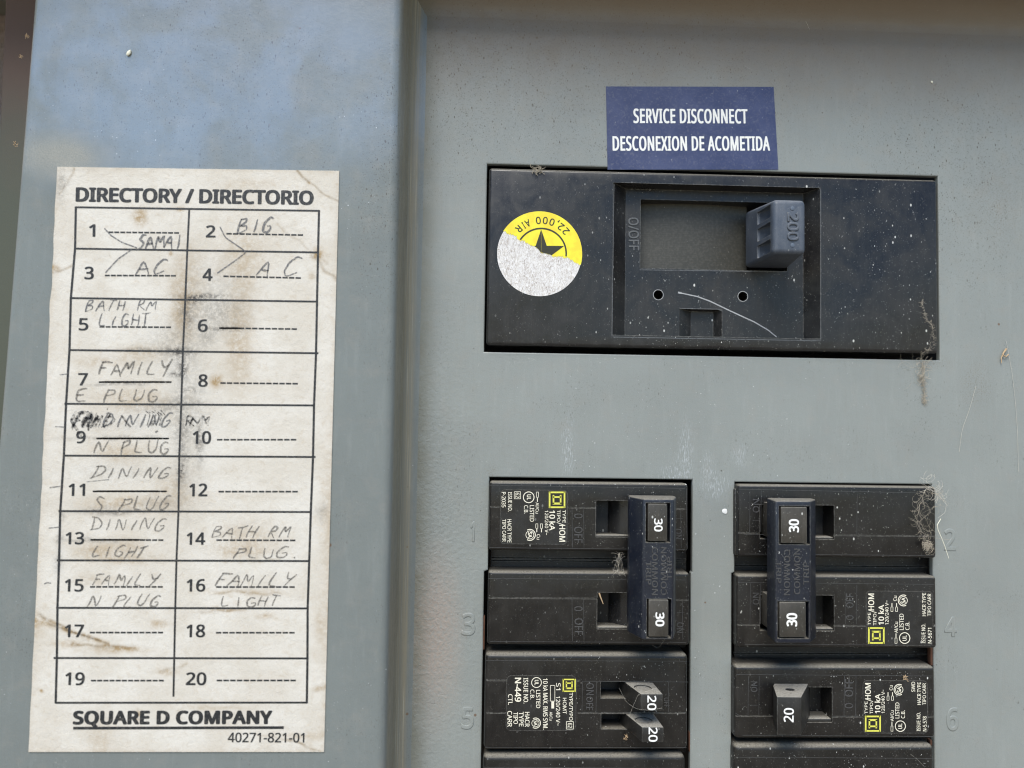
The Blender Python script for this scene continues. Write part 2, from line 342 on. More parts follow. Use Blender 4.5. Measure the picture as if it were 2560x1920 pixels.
MAINP = plastic('black_main_plastic', (0.009, 0.009, 0.010), 0.36, 0.27, 0.85, spec=0.45, edge=0.9, filmc=(0.066, 0.064, 0.060))
TIEP = plastic('navy_black_tie_plastic', (0.0065, 0.0095, 0.019), 0.22, 0.28, 1.0, spec=0.45, edge=0.8, filmc=(0.055, 0.062, 0.075))
CAPP = plastic('dusty_cap_plastic', (0.028, 0.025, 0.020), 0.6, 0.45, 0.7, filmc=(0.085, 0.075, 0.06))
HANDLE = plastic('slate_blue_handle_plastic', (0.048, 0.062, 0.088), 0.5, 0.42, 0.25, (0.30, 0.31, 0.33), 0.35, edge=0.6, filmc=(0.145, 0.162, 0.188))
LABELP = plastic('black_rating_plate', (0.010, 0.010, 0.010), 0.22, 0.3, 0.35)
DUSTYT = plastic('dust_caked_plastic', (0.010, 0.0095, 0.009), 0.3, 0.4, 0.6, (0.40, 0.375, 0.32), 0.95, edge=0.8, filmc=(0.07, 0.066, 0.058))

def simple(name, c, rough=0.6, wear=0.0, wc=(0, 0, 0), ws=2.0, spec=0.5, wlo=0.5, whi=0.65, alpha=None):
    k = M(name, rough, spec); col = (*c, 1)
    if wear:
        k.col(k.mix(k.math('MULTIPLY', k.ramp(k.noise(ws, 4, 0.7), wlo, whi), wear), c, wc))
    else: k.b.inputs['Base Color'].default_value = col
    if alpha: k.alpha(k.ramp(k.noise(alpha[0], 4, 0.7), alpha[1], alpha[2], alpha[3], alpha[4]))
    return k.m
INK = simple('black_print_ink', (0.014, 0.016, 0.018), 0.55, 0.5, (0.12, 0.11, 0.10), 1.3, alpha=(3.2, 0.24, 0.34, 0.35, 1.0))
PENCIL = simple('pencil_graphite', (0.13, 0.13, 0.135), 0.5, 0, alpha=(2.6, 0.34, 0.60, 0.25, 0.92))
PENCILF = simple('faded_pencil_graphite', (0.15, 0.14, 0.125), 0.6, 0, alpha=(2.4, 0.34, 0.60, 0.2, 0.78))
MARKER = simple('black_marker_smear', (0.02, 0.02, 0.025), 0.5, 0, alpha=(1.1, 0.38, 0.62, 0.05, 0.75))
WHITE = simple('white_print', (0.85, 0.85, 0.82), 0.5, 0.25, (0.35, 0.34, 0.32), 5.0)
CREAM = simple('cream_print', (0.80, 0.76, 0.62), 0.5, 0.5, (0.25, 0.23, 0.19), 5.0, wlo=0.5, whi=0.72)
YELLOW = simple('yellow_print', (0.70, 0.68, 0.10), 0.5, 0.4, (0.3, 0.28, 0.08), 4.0)
RUST = simple('rusty_cut_steel', (0.10, 0.042, 0.022), 0.85, 0.7, (0.05, 0.03, 0.02), 1.2)
VOID = simple('dark_bare_bakelite', (0.006, 0.006, 0.006), 0.6, 0.3, (0.02, 0.018, 0.015))
WEB = simple('dusty_web_fibre', (0.44, 0.39, 0.31), 0.9, 0.6, (0.24, 0.20, 0.15), 3.0)
WEBP = simple('pale_web_fibre', (0.62, 0.58, 0.50), 0.8)
STRAW = simple('dry_plant_fibre', (0.50, 0.36, 0.22), 0.8, 0.5, (0.28, 0.17, 0.09))
SEED = simple('pale_seed_husk', (0.78, 0.76, 0.62), 0.6, 0.4, (0.5, 0.45, 0.3), 1.5)
SCR = simple('whitened_scratch', (0.36, 0.37, 0.38), 0.6, 0.5, (0.10, 0.10, 0.10), 3.0)
EDGE = simple('rubbed_plastic_edge', (0.10, 0.105, 0.11), 0.5, 0.6, (0.025, 0.025, 0.025), 1.5)

# ------------------------------------------------------------------ the wall and the panel
YF = -18.0                       # front plane of the raised side flange
PTOP = P(1500, 55, 0).z; PBOT = P(1500, 2050, 0).z
k = M('brown_stucco', 0.9, 0.3)
k.col(k.mix(k.ramp(k.noise(0.4, 5, 0.65), 0.3, 0.7), (0.36, 0.30, 0.29), (0.27, 0.22, 0.20))); k.bump(k.noise(0.8, 5, 0.7), 0.0015, 0.8)
wall = part('stucco_wall', tobox(-600, 600, -700, 700, 60, 75), k.m); tag(wall, kind='structure')
k = M('dry_ground', 0.95, 0.2); k.col(k.mix(k.noise(0.004, 6, 0.6), (0.36, 0.30, 0.23), (0.25, 0.21, 0.15)))
g = part('ground', ([(-9000, -9000, -1400), (9000, -9000, -1400), (9000, 75, -1400), (-9000, 75, -1400)], [(0, 1, 2, 3)]), k.m); tag(g, kind='structure')  # unseen ground, put in for its warm bounce light

panel = thing('electrical_panel', 'grey painted steel load centre with a recessed breaker cover', 'electrical panel', (0, 0, PBOT))
# side flange: rounded left edge, flat face, rounded right edge, wall, fillet into the cover
def arc(cx, cy, r, a0, a1, n): return [(cx + r * math.cos(math.radians(a0 + (a1 - a0) * i / n)), cy + r * math.sin(math.radians(a0 + (a1 - a0) * i / n))) for i in range(n + 1)]
zt, zb = P(500, -260, YF).z, P(500, 2080, YF).z
def xl(z):
    a, b = P(79, 0, YF), P(2, 960, YF); t = (z - a.z) / (b.z - a.z); return a.x + (b.x - a.x) * t
a_, b_ = P(1003, 200, YF), P(966, 1800, YF)
def xr(z): t = (z - a_.z) / (b_.z - a_.z); return a_.x + (b_.x - a_.x) * t
V, Fc, NZ = [], [], 60; prof_n = None
for j in range(NZ + 1):
    z = zt + (zb - zt) * j / NZ; L_, R_ = xl(z), xr(z)
    prof = [(L_ - 0.2, 22)] + arc(L_ + 2.2, YF + 2.2, 2.2, 180, 270, 7)
    prof += [(L_ + 2.2 + (R_ - 2.4 - L_ - 2.2) * i / 12, YF) for i in range(1, 12)]
    prof += arc(R_ - 2.4, YF + 2.4, 2.4, 270, 358, 7)
    prof += [(R_ + 0.25, -8)] + [(R_ + 0.5 + 4.2 + x, y) for x, y in arc(0, -4.2, 4.2, 180, 90, 8)]
    prof_n = len(prof)
    V += [(x, y, z) for x, y in prof]
Fc = [(j * prof_n + i, j * prof_n + i + 1, (j + 1) * prof_n + i + 1, (j + 1) * prof_n + i) for j in range(NZ) for i in range(prof_n - 1)]
part('side_flange', (V, Fc), PAINTF, panel, ang=60)
# breaker cover with its openings
mo = rect(1214, 425, 2347, 890, 0)
lo = rect(1213, 1196, 1734, 2300, 0); ro_ = rect(1836, 1208, 2330, 2300, 0)
cx0 = xr(0) + 1.5
coverv = tobox(cx0, P(2760, 900, 0).x, PBOT, PTOP, 0, 1.6)
LX1 = rect(1213, 1196, 1731, 1400, 0)[1]; LX0 = rect(1222, 1196, 1731, 1400, 0)[0]; LX0b = P(1207, 1650, 0).x; LX1b = P(1726, 1650, 0).x
zs = P(1220, 1425, 0).z; lz = rect(1213, 1196, 1734, 2300, 0)[3]
rx0 = P(1837, 1300, 0).x; rx1 = P(2331, 1300, 0).x; rx0b = P(1829, 1650, 0).x; rzs = P(1830, 1430, 0).z; rz = ro_[3]
def polycut(pts, y0=-5, y1=8):
    n = len(pts); return [(x, y0, z) for x, z in pts] + [(x, y1, z) for x, z in pts], [tuple(range(n)), tuple(range(2 * n - 1, n - 1, -1))] + [(i, i + n, (i + 1) % n + n, (i + 1) % n) for i in range(n)]
cutL = polycut([(LX0, lz), (LX1, lz), (LX1, zs), (LX1b, zs - .4), (LX1b, PBOT - 5), (LX0b, PBOT - 5), (LX0b, zs - .4), (LX0, zs)])
cutR = polycut([(rx0, rz), (rx1, rz), (rx1, PBOT - 5), (rx0b, PBOT - 5), (rx0b, rzs - .4), (rx0, rzs)])
me = boolean(mesh_of(bm_of(coverv)), [bm_of(tobox(*mo, -5, 8)), bm_of(cutL), bm_of(cutR)])
bm = bmesh.new(); bm.from_mesh(me)
X1c = P(2760, 900, 0).x
ed = [e for e in bm.edges if len(e.link_faces) == 2 and e.calc_face_angle(0) > 0.5 and all(abs(v.co.y) < 1e-4 for v in e.verts)
      and not all(abs(v.co.z - PTOP) < 0.01 or abs(v.co.z - PBOT) < 0.01 for v in e.verts) and not all(abs(v.co.x - cx0) < .01 for v in e.verts) and not all(abs(v.co.x - X1c) < .01 for v in e.verts)]
bmesh.ops.bevel(bm, geom=ed, offset=0.35, segments=2, affect='EDGES', profile=0.5)
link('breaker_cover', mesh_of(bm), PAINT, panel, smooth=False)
# top wall of the recess: fillet, wall and upper flange
X0t, X1t = cx0 - 2, P(2800, 0, 0).x
pr = [(y, PTOP + z) for y, z in [(-r_[1], r_[0]) for r_ in [(0, 0)]]]
pts = [(0.0, PTOP)] + [(-9 + 9 * math.cos(math.radians(a)), PTOP + 9 * math.sin(math.radians(a))) for a in range(10, 91, 10)] + [(-14, PTOP + 9.1)] + \
      [(-16 - 2 * math.sin(math.radians(a)), PTOP + 11.1 - 2 * math.cos(math.radians(a))) for a in range(0, 91, 15)] + [(-18, PTOP + 40)]
V = [(x, y, z) for x in (X0t, X1t) for y, z in pts]; n = len(pts)
part('top_flange', (V, [(i, i + 1, i + 1 + n, i + n) for i in range(n - 1)]), PAINT, panel, ang=60)
# added slab above the frame, unseen, put there to shade the recess
hz = P(500, -330, YF).z
part('rain_hood', tobox(P(-900, 0, YF).x, X1t, hz, hz + 2, -38, 60), PAINT, panel, bevel=0.5)
# enclosure lip on the far left, behind the flange
k = M('weathered_box_paint', 0.6, 0.4)
q = k.t.nodes.new('ShaderNodeSeparateXYZ'); k.L(k.p, q.inputs[0])
zz = k.math('ADD', q.outputs[2], k.math('MULTIPLY', k.noise(0.06, 4), 30))
k.col(k.mix(k.ramp(zz, P(30, 520, 8).z + 15, P(30, 60, 8).z + 15), (0.075, 0.082, 0.060), (0.135, 0.085, 0.062))); k.bump(k.noise(3, 4), 0.00005, 0.6)  # brown upper tone: reflection of the wall painted into the colour
xe = P(6, 150, 6).x
part('box_lip', tobox(xe, xe + 60, zb - 20, zt + 20, 6, 8), k.m, panel, bevel=0.6, seg=3)
part('box_back', tobox(cx0 - 3, X1t, PBOT - 10, PTOP + 8, 26, 28), VOID, panel)
# stamped circuit numbers
for t, x0, x1, yb, h in (('1', 1173, 1186, 1352, 46), ('3', 1153, 1188, 1586, 50), ('5', 1153, 1184, 1820, 49), ('2', 2360, 2390, 1374, 50), ('4', 2361, 2392, 1589, 45), ('6', 2366, 2396, 1824, 52)):
    p_ = Print(); p_.text(t, x0, yb, x1, yb + 0.4, h, -0.02, -0.018, ext=0.02, bev=0.028, lift=3.2)
    o = p_.build('stamped_number', PAINT, panel, smooth=True, ang=80); o['label'] = 'number %s pressed into the grey cover' % t
# rust on the cut edges of the openings
for (x0, y0, x1, y1) in ((1727.5, 1500, 1731, 1960), (1722.5, 1830, 1728.5, 1880), (2326, 1600, 2332, 1664), (2325, 1850, 2331, 1864)):
    a, b, c_, d_ = rect(x0, y0, x1, y1, 0.3); part('rust_patch', tobox(a, b, c_, d_, 0.25, 1.9), RUST, panel, bevel=0.2)
a, b, c_, d_ = rect(1206, 1540, 1212, 1625, 0.3); part('rust_patch', tobox(a, b, c_, d_, 0.4, 2.0), RUST, panel, bevel=0.2)

# ------------------------------------------------------------------ main breaker
YM = -1.6; YR = 2.9
main = thing('main_breaker', 'large black main breaker with slate blue 200 handle, above the branch breakers', 'circuit breaker', tuple(P(1780, 890, 20)))
mb = rect(1219, 434, 2345, 873, YM)
rcf = rect(1531, 463, 2051, 842, YM); fx0 = P(1563, 650, YR).x; fx1 = P(2008, 650, YR).x
recess = hexa((rcf[0], rcf[1], rcf[2], rcf[3]), YM - 0.0, (fx0, fx1, rcf[2] + 0.15, rcf[3] - 0.3), YR)
recess = (recess[0], recess[1])
# push the cutter's mouth slightly out along its slopes
def mouth(h, Yf, Yb, e):
    v, f = h; out = []
    for i in range(4):
        a = Vector(v[i]); b = Vector(v[i + 4]); t = e / (Yb - Yf); out.append(tuple(a + (a - b) * t))
    return out + list(v[4:]), f
recess = mouth(recess, YM, YR, 1.0)
win = pbox(1601, 503, 1968, 674, YR, 14)
win = ([(x, (YR - 1 if y == YR else y), z) for x, y, z in win[0]], win[1])
cutsm = [recess, win]
for hx, hy in ((1645.7, 737), (1857, 741)):
    p_ = P(hx, hy, YR); cutsm.append(cyl((p_.x, p_.z), 1.35, YR - 1, 14))
nf = rect(1698, 773, 1805, 842, YR); nb = (P(1727, 800, 5.6).x, P(1783, 800, 5.6).x, nf[2] - .1, nf[3] - 0.3)
cutsm.append(mouth(hexa((nf[0], nf[1], nf[2] - .1, nf[3]), YR, nb, 5.6), YR, 5.6, 0.6))
body = part('casing', tobox(*mb, YM, 22), MAINP, main, bevel=0.9, seg=4, cuts=cutsm, ang=30)
pr_ = Print()
def dotted_edge(pts, Y, wpx, obj):
    for (x0, y0), (x1, y1) in zip(pts[:-1], pts[1:]): obj.pl(x0, y0, x1, y1, wpx, Y)
dotted_edge([(1526, 838), (1696, 841.5), (1698, 776), (1706, 772), (1796, 774), (1803, 780), (1806, 843)], YM - 0.05, 1.2, Print())
e_ = Print(); dotted_edge([(1532, 842.5), (2051, 852)], YM - 0.03, 2.0, e_); dotted_edge([(2052, 474), (2052, 851)], YM - 0.03, 1.8, e_); dotted_edge([(1535, 460), (1530, 842)], YM - .03, 1.5, e_)
dotted_edge([(1599, 674.5), (1967, 679.5)], YR - 0.03, 2.0, e_); dotted_edge([(1703, 771), (1796, 773), (1806, 778)], YR - 0.03, 1.8, e_)
e_.build('worn_edge', EDGE, main)
for hx, hy in ((1645.7, 737), (1857, 741)):
    p_ = P(hx, hy, YR); q_ = Print(); q_.ring(Vector((p_.x, YR - 0.04, p_.z)), 1.42, 0.16); q_.build('hole_rim', SCR, main)
# sliding shutter: fine ribbed plate behind the handle window
k = M('ribbed_shutter', 0.5, 0.5)
wv = k.t.nodes.new('ShaderNodeTexWave'); wv.bands_direction = 'X'; wv.inputs['Scale'].default_value = 0.55; k.L(k.p, wv.inputs[0])
wv2 = k.t.nodes.new('ShaderNodeTexWave'); wv2.bands_direction = 'Z'; wv2.inputs['Scale'].default_value = 0.5; k.L(k.p, wv2.inputs[0])
cc = k.mix(k.ramp(k.noise(1.5, 4), 0.4, 0.7), (0.042, 0.041, 0.034), (0.062, 0.060, 0.050))
cc = k.mix(k.specks(0.9, 0.12, 3), cc, (0.4, 0.38, 0.33)); k.col(cc)
k.bump(wv2.outputs[1], 0.00002, 0.3); k.bump(wv.outputs[1], 0.00001, 0.2)
wr = rect(1601, 503, 1968, 674, YR)
sh = rect(1596, 500, 1860, 690, 7)
NS = 16; V = []
for i in range(NS + 1):
    t = i / NS; x = sh[0] - 2 + (P(1868, 600, 7.5).x - sh[0] + 2) * t; y = 6.4 + 1.6 * (2 * t - 1) ** 2
    V += [(x, y, wr[2] - 1), (x, y, wr[3] + 2)]
sho = part('shutter', (V, [(2 * i, 2 * i + 2, 2 * i + 3, 2 * i + 1) for i in range(NS)]), k.m, main)
# handle: wedge with rounded nose, three finger slots in its left side
YH = -14.5
hf = rect(1934, 499, 2014, 634, YH); hb = rect(1861, 531, 1956, 672, 5)
hbm = bm_of(hexa(hf, YH, (hb[0], hb[1] + 1.5, hb[2], hb[3]), 5), 1.25, 5)
# finger slots
def lerpx(y): t = (y - YH) / (5 - YH); return hf[0] + (hb[0] - hf[0]) * t
cuts = []
zspan = hf[3] - hf[2]
for i in range(3):
    zc = hf[2] + zspan * (0.17 + 0.325 * i) + 0.1; hh = zspan * 0.122
    ya, yb = YH + 1.9, YH + 10.5
    v = [(lerpx(ya) - 2, ya, zc - hh), (lerpx(ya) + 2.6, ya, zc - hh), (lerpx(ya) + 2.6, ya, zc + hh), (lerpx(ya) - 2, ya, zc + hh),
         (lerpx(yb) - 2, yb, zc - hh), (lerpx(yb) + 0.6, yb, zc - hh), (lerpx(yb) + 0.6, yb, zc + hh), (lerpx(yb) - 2, yb, zc + hh)]
    cuts.append(bm_of((v, HF), 0.35, 2))
hme = boolean(mesh_of(hbm), cuts)
handle = link('toggle_handle', hme, HANDLE, main, ang=40)
t_ = Print(); t_.text('200', 1969, 531, 1969.5, 602, 27, YH - 0.02, -0.012, ext=0.02, bev=0.03, lift=7)
o = t_.build('raised_number', HANDLE, handle, smooth=True, ang=80)
for yy in (521, 613):
    p_ = P(1981, yy, YH); part('dimple', cyl((p_.x, p_.z), 0.55, YH - 0.12, YH + .2, 20), simple('dimple_shade', (0.09, 0.115, 0.155), 0.6) if yy == 521 else bpy.data.materials['dimple_shade'], handle, bevel=0.06)  # dots in one flat slate blue
t_ = Print()
t_.text('O/OFF', 1571, 544, 1573, 627, 25, YR - 0.02, -0.018, ext=0.01, bev=0.02, lift=5); t_.build('moulded_lettering', EDGE, main, smooth=True, ang=80)
# long curved scratch
s_ = Print(); pts = [(1695, 731), (1716, 735.5), (1744, 741.5), (1775, 753), (1825, 777), (1886, 805), (1920, 825), (1946, 846)]
sp = []
for i in range(len(pts) - 1):
    for j in range(6):
        t = j / 6; sp.append(P(pts[i][0] * (1 - t) + pts[i + 1][0] * t, pts[i][1] * (1 - t) + pts[i + 1][1] * t, YR - 0.06))
s_.ribbon(sp, lambda t: 0.5 if t < 0.06 else 0.27 + 0.2 * t * (1 - t)); s_.build('scratch', SCR, main)

# round sticker, half its yellow face torn off
YS = YM - 0.08
sc_c = P(1348.5, 635.3, YS); sr = 107 * (D + YS) / F_PX
st = thing('round_sticker', 'round yellow star sticker with its lower half torn to white paper', 'sticker', tuple(sc_c + Vector((0, 0, -sr))))
k = M('torn_white_paper', 0.9, 0.2)
fb = k.noise(1.5, 6, 0.8, 1.6, k.xf((0, 15, 0), (1.7, 1, 0.6)))
k.col(k.mix(k.ramp(fb, 0.42, 0.62), (0.88, 0.87, 0.86), k.mix(k.ramp(k.noise(0.5, 6, 0.7, .8), 0.48, 0.62), (0.55, 0.51, 0.47), (0.33, 0.27, 0.23)))); k.bump(fb, 0.0004, 0.8); TORN = k.m
v, f = cyl((sc_c.x, sc_c.z), sr, YS, YM + 0.05, 72); part('paper_backing', (v, f), TORN, st)
tear = [(1241, 570), (1259, 577), (1275, 586), (1290, 588), (1296, 600), (1312, 603), (1322, 612), (1336, 615), (1345, 622), (1352, 631), (1366, 634), (1377, 637), (1384, 643), (1396, 641), (1409, 643), (1424, 646), (1437, 656), (1450, 661), (1460, 666)]
YY = YS - 0.06
k = M('yellow_sticker_film', 0.45, 0.5); k.col(k.mix(k.ramp(k.noise(0.35, 4, 0.6), 0.45, 0.65, 0, 0.6), (0.82, 0.74, 0.035), (0.80, 0.56, 0.03)))
YSTK = k.m
def tear_y(x):
    for (x0, y0), (x1, y1) in zip(tear[:-1], tear[1:]):
        if x0 <= x <= x1: return y0 + (y1 - y0) * (x - x0) / (x1 - x0)
    return tear[-1][1] if x > tear[-1][0] else tear[0][1]
cpx, cpy, rpx = 1348.5, 635.3, 107.0
q_ = Print(); xs = np.linspace(1242, 1455.4, 240); V = []; Fc = []
rnd = random.Random(3)
for x in xs:
    top = cpy - math.sqrt(max(0, rpx ** 2 - (x - cpx) ** 2)); bot = min(tear_y(x) + rnd.uniform(-3, 3), cpy + math.sqrt(max(0, rpx ** 2 - (x - cpx) ** 2)))
    V += [P(x, min(top, bot), YY), P(x, bot, YY)]
for i in range(len(xs) - 1):
    if (V[2 * i] - V[2 * i + 1]).length > 0.02 or (V[2 * i + 2] - V[2 * i + 3]).length > 0.02: Fc.append((2 * i, 2 * i + 1, 2 * i + 3, 2 * i + 2))
q_.raw(V, Fc); film = q_.build('yellow_film', YSTK, st)
q_ = Print(); YI = YY - 0.05; ac = (1353, 633.5)
for i in range(60):
    a0, a1 = math.radians(-10 + 200 * i / 60), math.radians(-10 + 200 * (i + 1) / 60)
    p0 = (ac[0] + 62.5 * math.cos(a0), ac[1] - 62.5 * math.sin(a0)); p1 = (ac[0] + 62.5 * math.cos(a1), ac[1] - 62.5 * math.sin(a1))
    if p0[1] < tear_y(p0[0]) - 1 and p1[1] < tear_y(p1[0]) - 1: q_.pl(*p0, *p1, 4, YI)
star = []
for i in range(10):
    r = 60 if i % 2 == 0 else 23.5; a = math.radians(90 - 36 * i); star.append((ac[0] + r * math.cos(a), ac[1] - r * math.sin(a)))
# clip the star against the tear by columns
def inside_spans(x):
    ys = []
    for i in range(10):
        (x0, y0), (x1, y1) = star[i], star[(i + 1) % 10]
        if (x0 - x) * (x1 - x) < 0: ys.append(y0 + (y1 - y0) * (x - x0) / (x1 - x0))
    return sorted(ys)
for x in np.arange(1295, 1412, 0.5):
    ys = inside_spans(x)
    for a, b in zip(ys[::2], ys[1::2]):
        b = min(b, tear_y(x) - 0.5)
        if b > a: q_.pl(x, a, x, b, 0.56, YI)
for i, ch in enumerate('22,000 AIR'):
    if ch == ' ': continue
    ang = math.radians([42, 53.5, 61.5, 71, 83, 95, 105, 114, 122, 132.5][i])      # seen upside down: starts on the right
    r_out = 91.5; wpx = {'1': 7, 'I': 3, ',': 3.5}.get(ch, 11.5)
    ux, uy = math.cos(ang), -math.sin(ang); tx, ty = math.sin(ang), math.cos(ang)   # t: decreasing angle
    bx, by = ac[0] + ux * r_out, ac[1] + uy * r_out
    q_.text(ch, bx + tx * wpx / 2, by + ty * wpx / 2, bx - tx * wpx / 2, by - ty * wpx / 2, 17.5, YI, 0.012)
q_.build('printed_lettering', simple('sticker_ink', (0.03, 0.03, 0.015), 0.5), film)

# ------------------------------------------------------------------ branch breakers
YP = -3.0; YB = 4.0
def platform(parent, r, cuts, grooves, bevel=0.85, name='face_block', mat=BLACK):
    x0, x1, z0, z1 = r
    allc = list(cuts)
    for g_ in grooves: allc.append(g_)
    return part(name, tobox(x0, x1, z0, z1, YP, 7), mat, parent, bevel=bevel, seg=4, cuts=allc, ang=30)
def logo(pr, cx, cy, s, rot, Y):
    """square logo: frame with a blocky D inside; s = side in px; rot: +1 reads downward, -1 reads upward"""
    def T(u, v):                                   # u right, v down in the logo's own frame
        return (cx - v * s, cy + u * s) if rot > 0 else (cx + v * s, cy - u * s)
    def bar(u0, v0, u1, v1, w_): pr.pl(*T(u0, v0), *T(u1, v1), w_ * s, Y)
    h = 0.46
    bar(-h - .05, -h, h + .05, -h, .10); bar(-h - .05, h, h + .05, h, .10); bar(-h, -h, -h, h, .10); bar(h, -h, h, h, .10)
    bar(-.30, -.22, .25, -.22, .10); bar(-.30, .22, .25, .22, .10); bar(-.17, -.24, -.17, .24, .10); bar(.23, -.27, .23, .27, .12)
def rating(parent, ox, oy, sc1, rot, number, extra=(), box62=False, Y=YP):
    """rating plate: a runs along the text, b away from its top edge, both in units of sc1 px"""
    def T(a, b): return (ox - b * sc1, oy + a * sc1) if rot > 0 else (ox + b * sc1, oy - a * sc1)
    c0, c1 = T(0, 0), T(472, 582)
    r = rect(min(c0[0], c1[0]), min(c0[1], c1[1]), max(c0[0], c1[0]), max(c0[1], c1[1]), Y - 0.06)
    plate = part('rating_plate', prism_xz(rounded(r, 1.2), Y - 0.05, Y + 0.1), LABELP, parent)
    YT = Y - 0.09; p_, yl = Print(), Print()
    def tx(s, a0, a1, b1, h, bold=0.009): p_.text(s, *T(a0, b1), *T(a1, b1), h * sc1, YT, bold)
    def ln(a0, b0, a1, b1, w_=5): p_.pl(*T(a0, b0), *T(a1, b1), w_ * sc1, YT)
    logo(yl, *T(87, 90), 140 * sc1, rot, YT)
    tx('TYPE', 175, 285, 42, 26); tx('TIPO', 175, 275, 90, 28); tx('HOM', 305, 448, 70, 50, 0.018); ln(283, 92, 308, 22, 5)
    tx('10 kA', 180, 350, 155, 46, 0.024); tx('120/240 V~', 180, 390, 195, 29)
    for a, b in ((295, 225), (295, 265)):
        ln(a, b - 9, a + 38, b - 9, 4); ln(a, b + 9, a + 38, b + 9, 4); ln(a, b - 11, a, b + 11, 4); ln(a + 38, b - 11, a + 38, b + 11, 4); ln(a + 38, b, a + 72, b, 7)
    a, b = 20, 260; ln(a, b - 9, a + 45, b - 9, 4); ln(a, b + 9, a + 45, b + 9, 4); ln(a, b - 11, a, b + 11, 4); ln(a + 45, b - 11, a + 45, b + 11, 4); ln(a + 45, b, a + 85, b, 7)
    tx('Al/Cu', 110, 205, 275, 28); tx('Cu', 385, 430, 265, 28)
    tx('LISTED', 135, 275, 325, 36); tx('C.B.', 135, 205, 375, 34)
    sc_mm = sc1 * (D + YT) / F_PX
    p_.ring(P(*T(65, 335), YT), 46 * sc_mm, 7 * sc_mm); tx('UL', 42, 88, 350, 34, 0.02)
    p_.ring(P(*T(390, 325), YT), 47 * sc_mm, 7 * sc_mm, *((60, 300) if rot < 0 else (-120, 120))[:2]); p_.ring(P(*T(390, 325), YT), 34 * sc_mm, 5 * sc_mm); tx('SA', 366, 414, 340, 32, 0.03)
    tx('ISSUE NO.', 20, 188, 513, 33); tx(number, 20, 152, 568, 33, 0.012); tx('HACR TYPE', 255, 455, 518, 33); tx('TIPO CARR', 255, 448, 563, 31)
    for e in extra: tx(*e)
    if box62:
        for a0, b0, a1, b1 in ((17, 405, 78, 405), (17, 460, 78, 460), (17, 405, 17, 460), (78, 405, 78, 460)): ln(a0, b0, a1, b1, 4)
        tx('62', 26, 70, 449, 33)
    p_.build('printed_lettering', CREAM, plate); yl.build('printed_logo', YELLOW, plate)
def rounded(r, rad, n=5):
    x0, x1, z0, z1 = r; o = []
    for cx, cz, a in ((x1 - rad, z1 - rad, 0), (x0 + rad, z1 - rad, 90), (x0 + rad, z0 + rad, 180), (x1 - rad, z0 + rad, 270)):
        for i in range(n + 1):
            t = math.radians(a + 90 * i / n); o.append((cx + rad * math.cos(t), cz + rad * math.sin(t)))
    return o
def prism_xz(poly, y0, y1):
    n = len(poly); v = [(x, y0, z) for x, z in poly] + [(x, y1, z) for x, z in poly]
    return v, [tuple(range(n)), tuple(range(2 * n - 1, n - 1, -1))] + [(i, i + n, (i + 1) % n + n, (i + 1) % n) for i in range(n)]
def drum(parent, x0, x1, y0, y1, xc, r=7.5, Yc=5.5, mat=None):
    """turning drum the handle sits on, seen in its window"""
    z0, z1 = P(xc, y1, 0).z, P(xc, y0, 0).z; cx = P(xc, (y0 + y1) / 2, 0).x
    pts = [(cx + r * math.cos(math.radians(a)), Yc + r * math.sin(math.radians(a))) for a in range(180, 361, 9)]
    part('drum', prism(pts, z0 - 1, z1 + 1), mat or GLOSS, parent, ang=25)
GLOSS = plastic('glossy_black_drum', (0.012, 0.012, 0.013), 0.2, 0.22, 0.3)
def groove(x0, y0, x1, y1, Y=YP, w=0.16, dep=0.35):
    a, b = P(x0, y0, Y), P(x1, y1, Y)
    if abs(a.x - b.x) > abs(a.z - b.z): return tobox(min(a.x, b.x), max(a.x, b.x), (a.z + b.z) / 2 - w / 2, (a.z + b.z) / 2 + w / 2, Y - 0.5, Y + dep)
    return tobox((a.x + b.x) / 2 - w / 2, (a.x + b.x) / 2 + w / 2, min(a.z, b.z), max(a.z, b.z), Y - 0.5, Y + dep)
def embossed(parent, items, Y=YP, name='moulded_lettering', mat=None):
    for (t, x0, y0, x1, y1, h) in items:
        p_ = Print(); p_.text(t, x0, y0, x1, y1, h, Y - 0.01, -0.022, ext=0.004, bev=0.014, lift=5)
        p_.build(name, mat or EDGE2, parent, smooth=True, ang=80)
EDGE2 = simple('worn_moulded_lettering', (0.055, 0.055, 0.055), 0.5, 0.7, (0.018, 0.018, 0.018), 1.5)
def ridges(parent, segs, Y=YP, wpx=1.3):
    p_ = Print()
    for s_ in segs: p_.pl(*s_, wpx, Y - 0.03)
    return p_.build('moulded_line', EDGE2, parent)
def winbox(x0, y0, x1, y1, Yd=14): 
    a, b, c_, d_ = rect(x0, y0, x1, y1, YP); return tobox(a, b, c_, d_, YP - 1, Yd)
def lower_body(parent, x0, y0, x1, y1, groovey=(), Yl=YB):
    a, b, c_, d_ = rect(x0, y0, x1, y1, Yl)
    return part('casing', tobox(a, b, c_, d_, Yl, 24), BLACKD, parent, bevel=0.25, cuts=[tobox(a - 1, b + 1, P(x0, g, Yl).z - 0.12, P(x0, g, Yl).z + 0.12, Yl - 1, Yl + 1.2) for g in groovey] or None)
CAPS = []
def rated(t, x0, y0, x1, y1, h, Y, bold, cap):
    p_ = Print(); p_.text(t, x0, y0, x1, y1, h, Y, bold); p_.build('printed_rating', WHITE, cap)
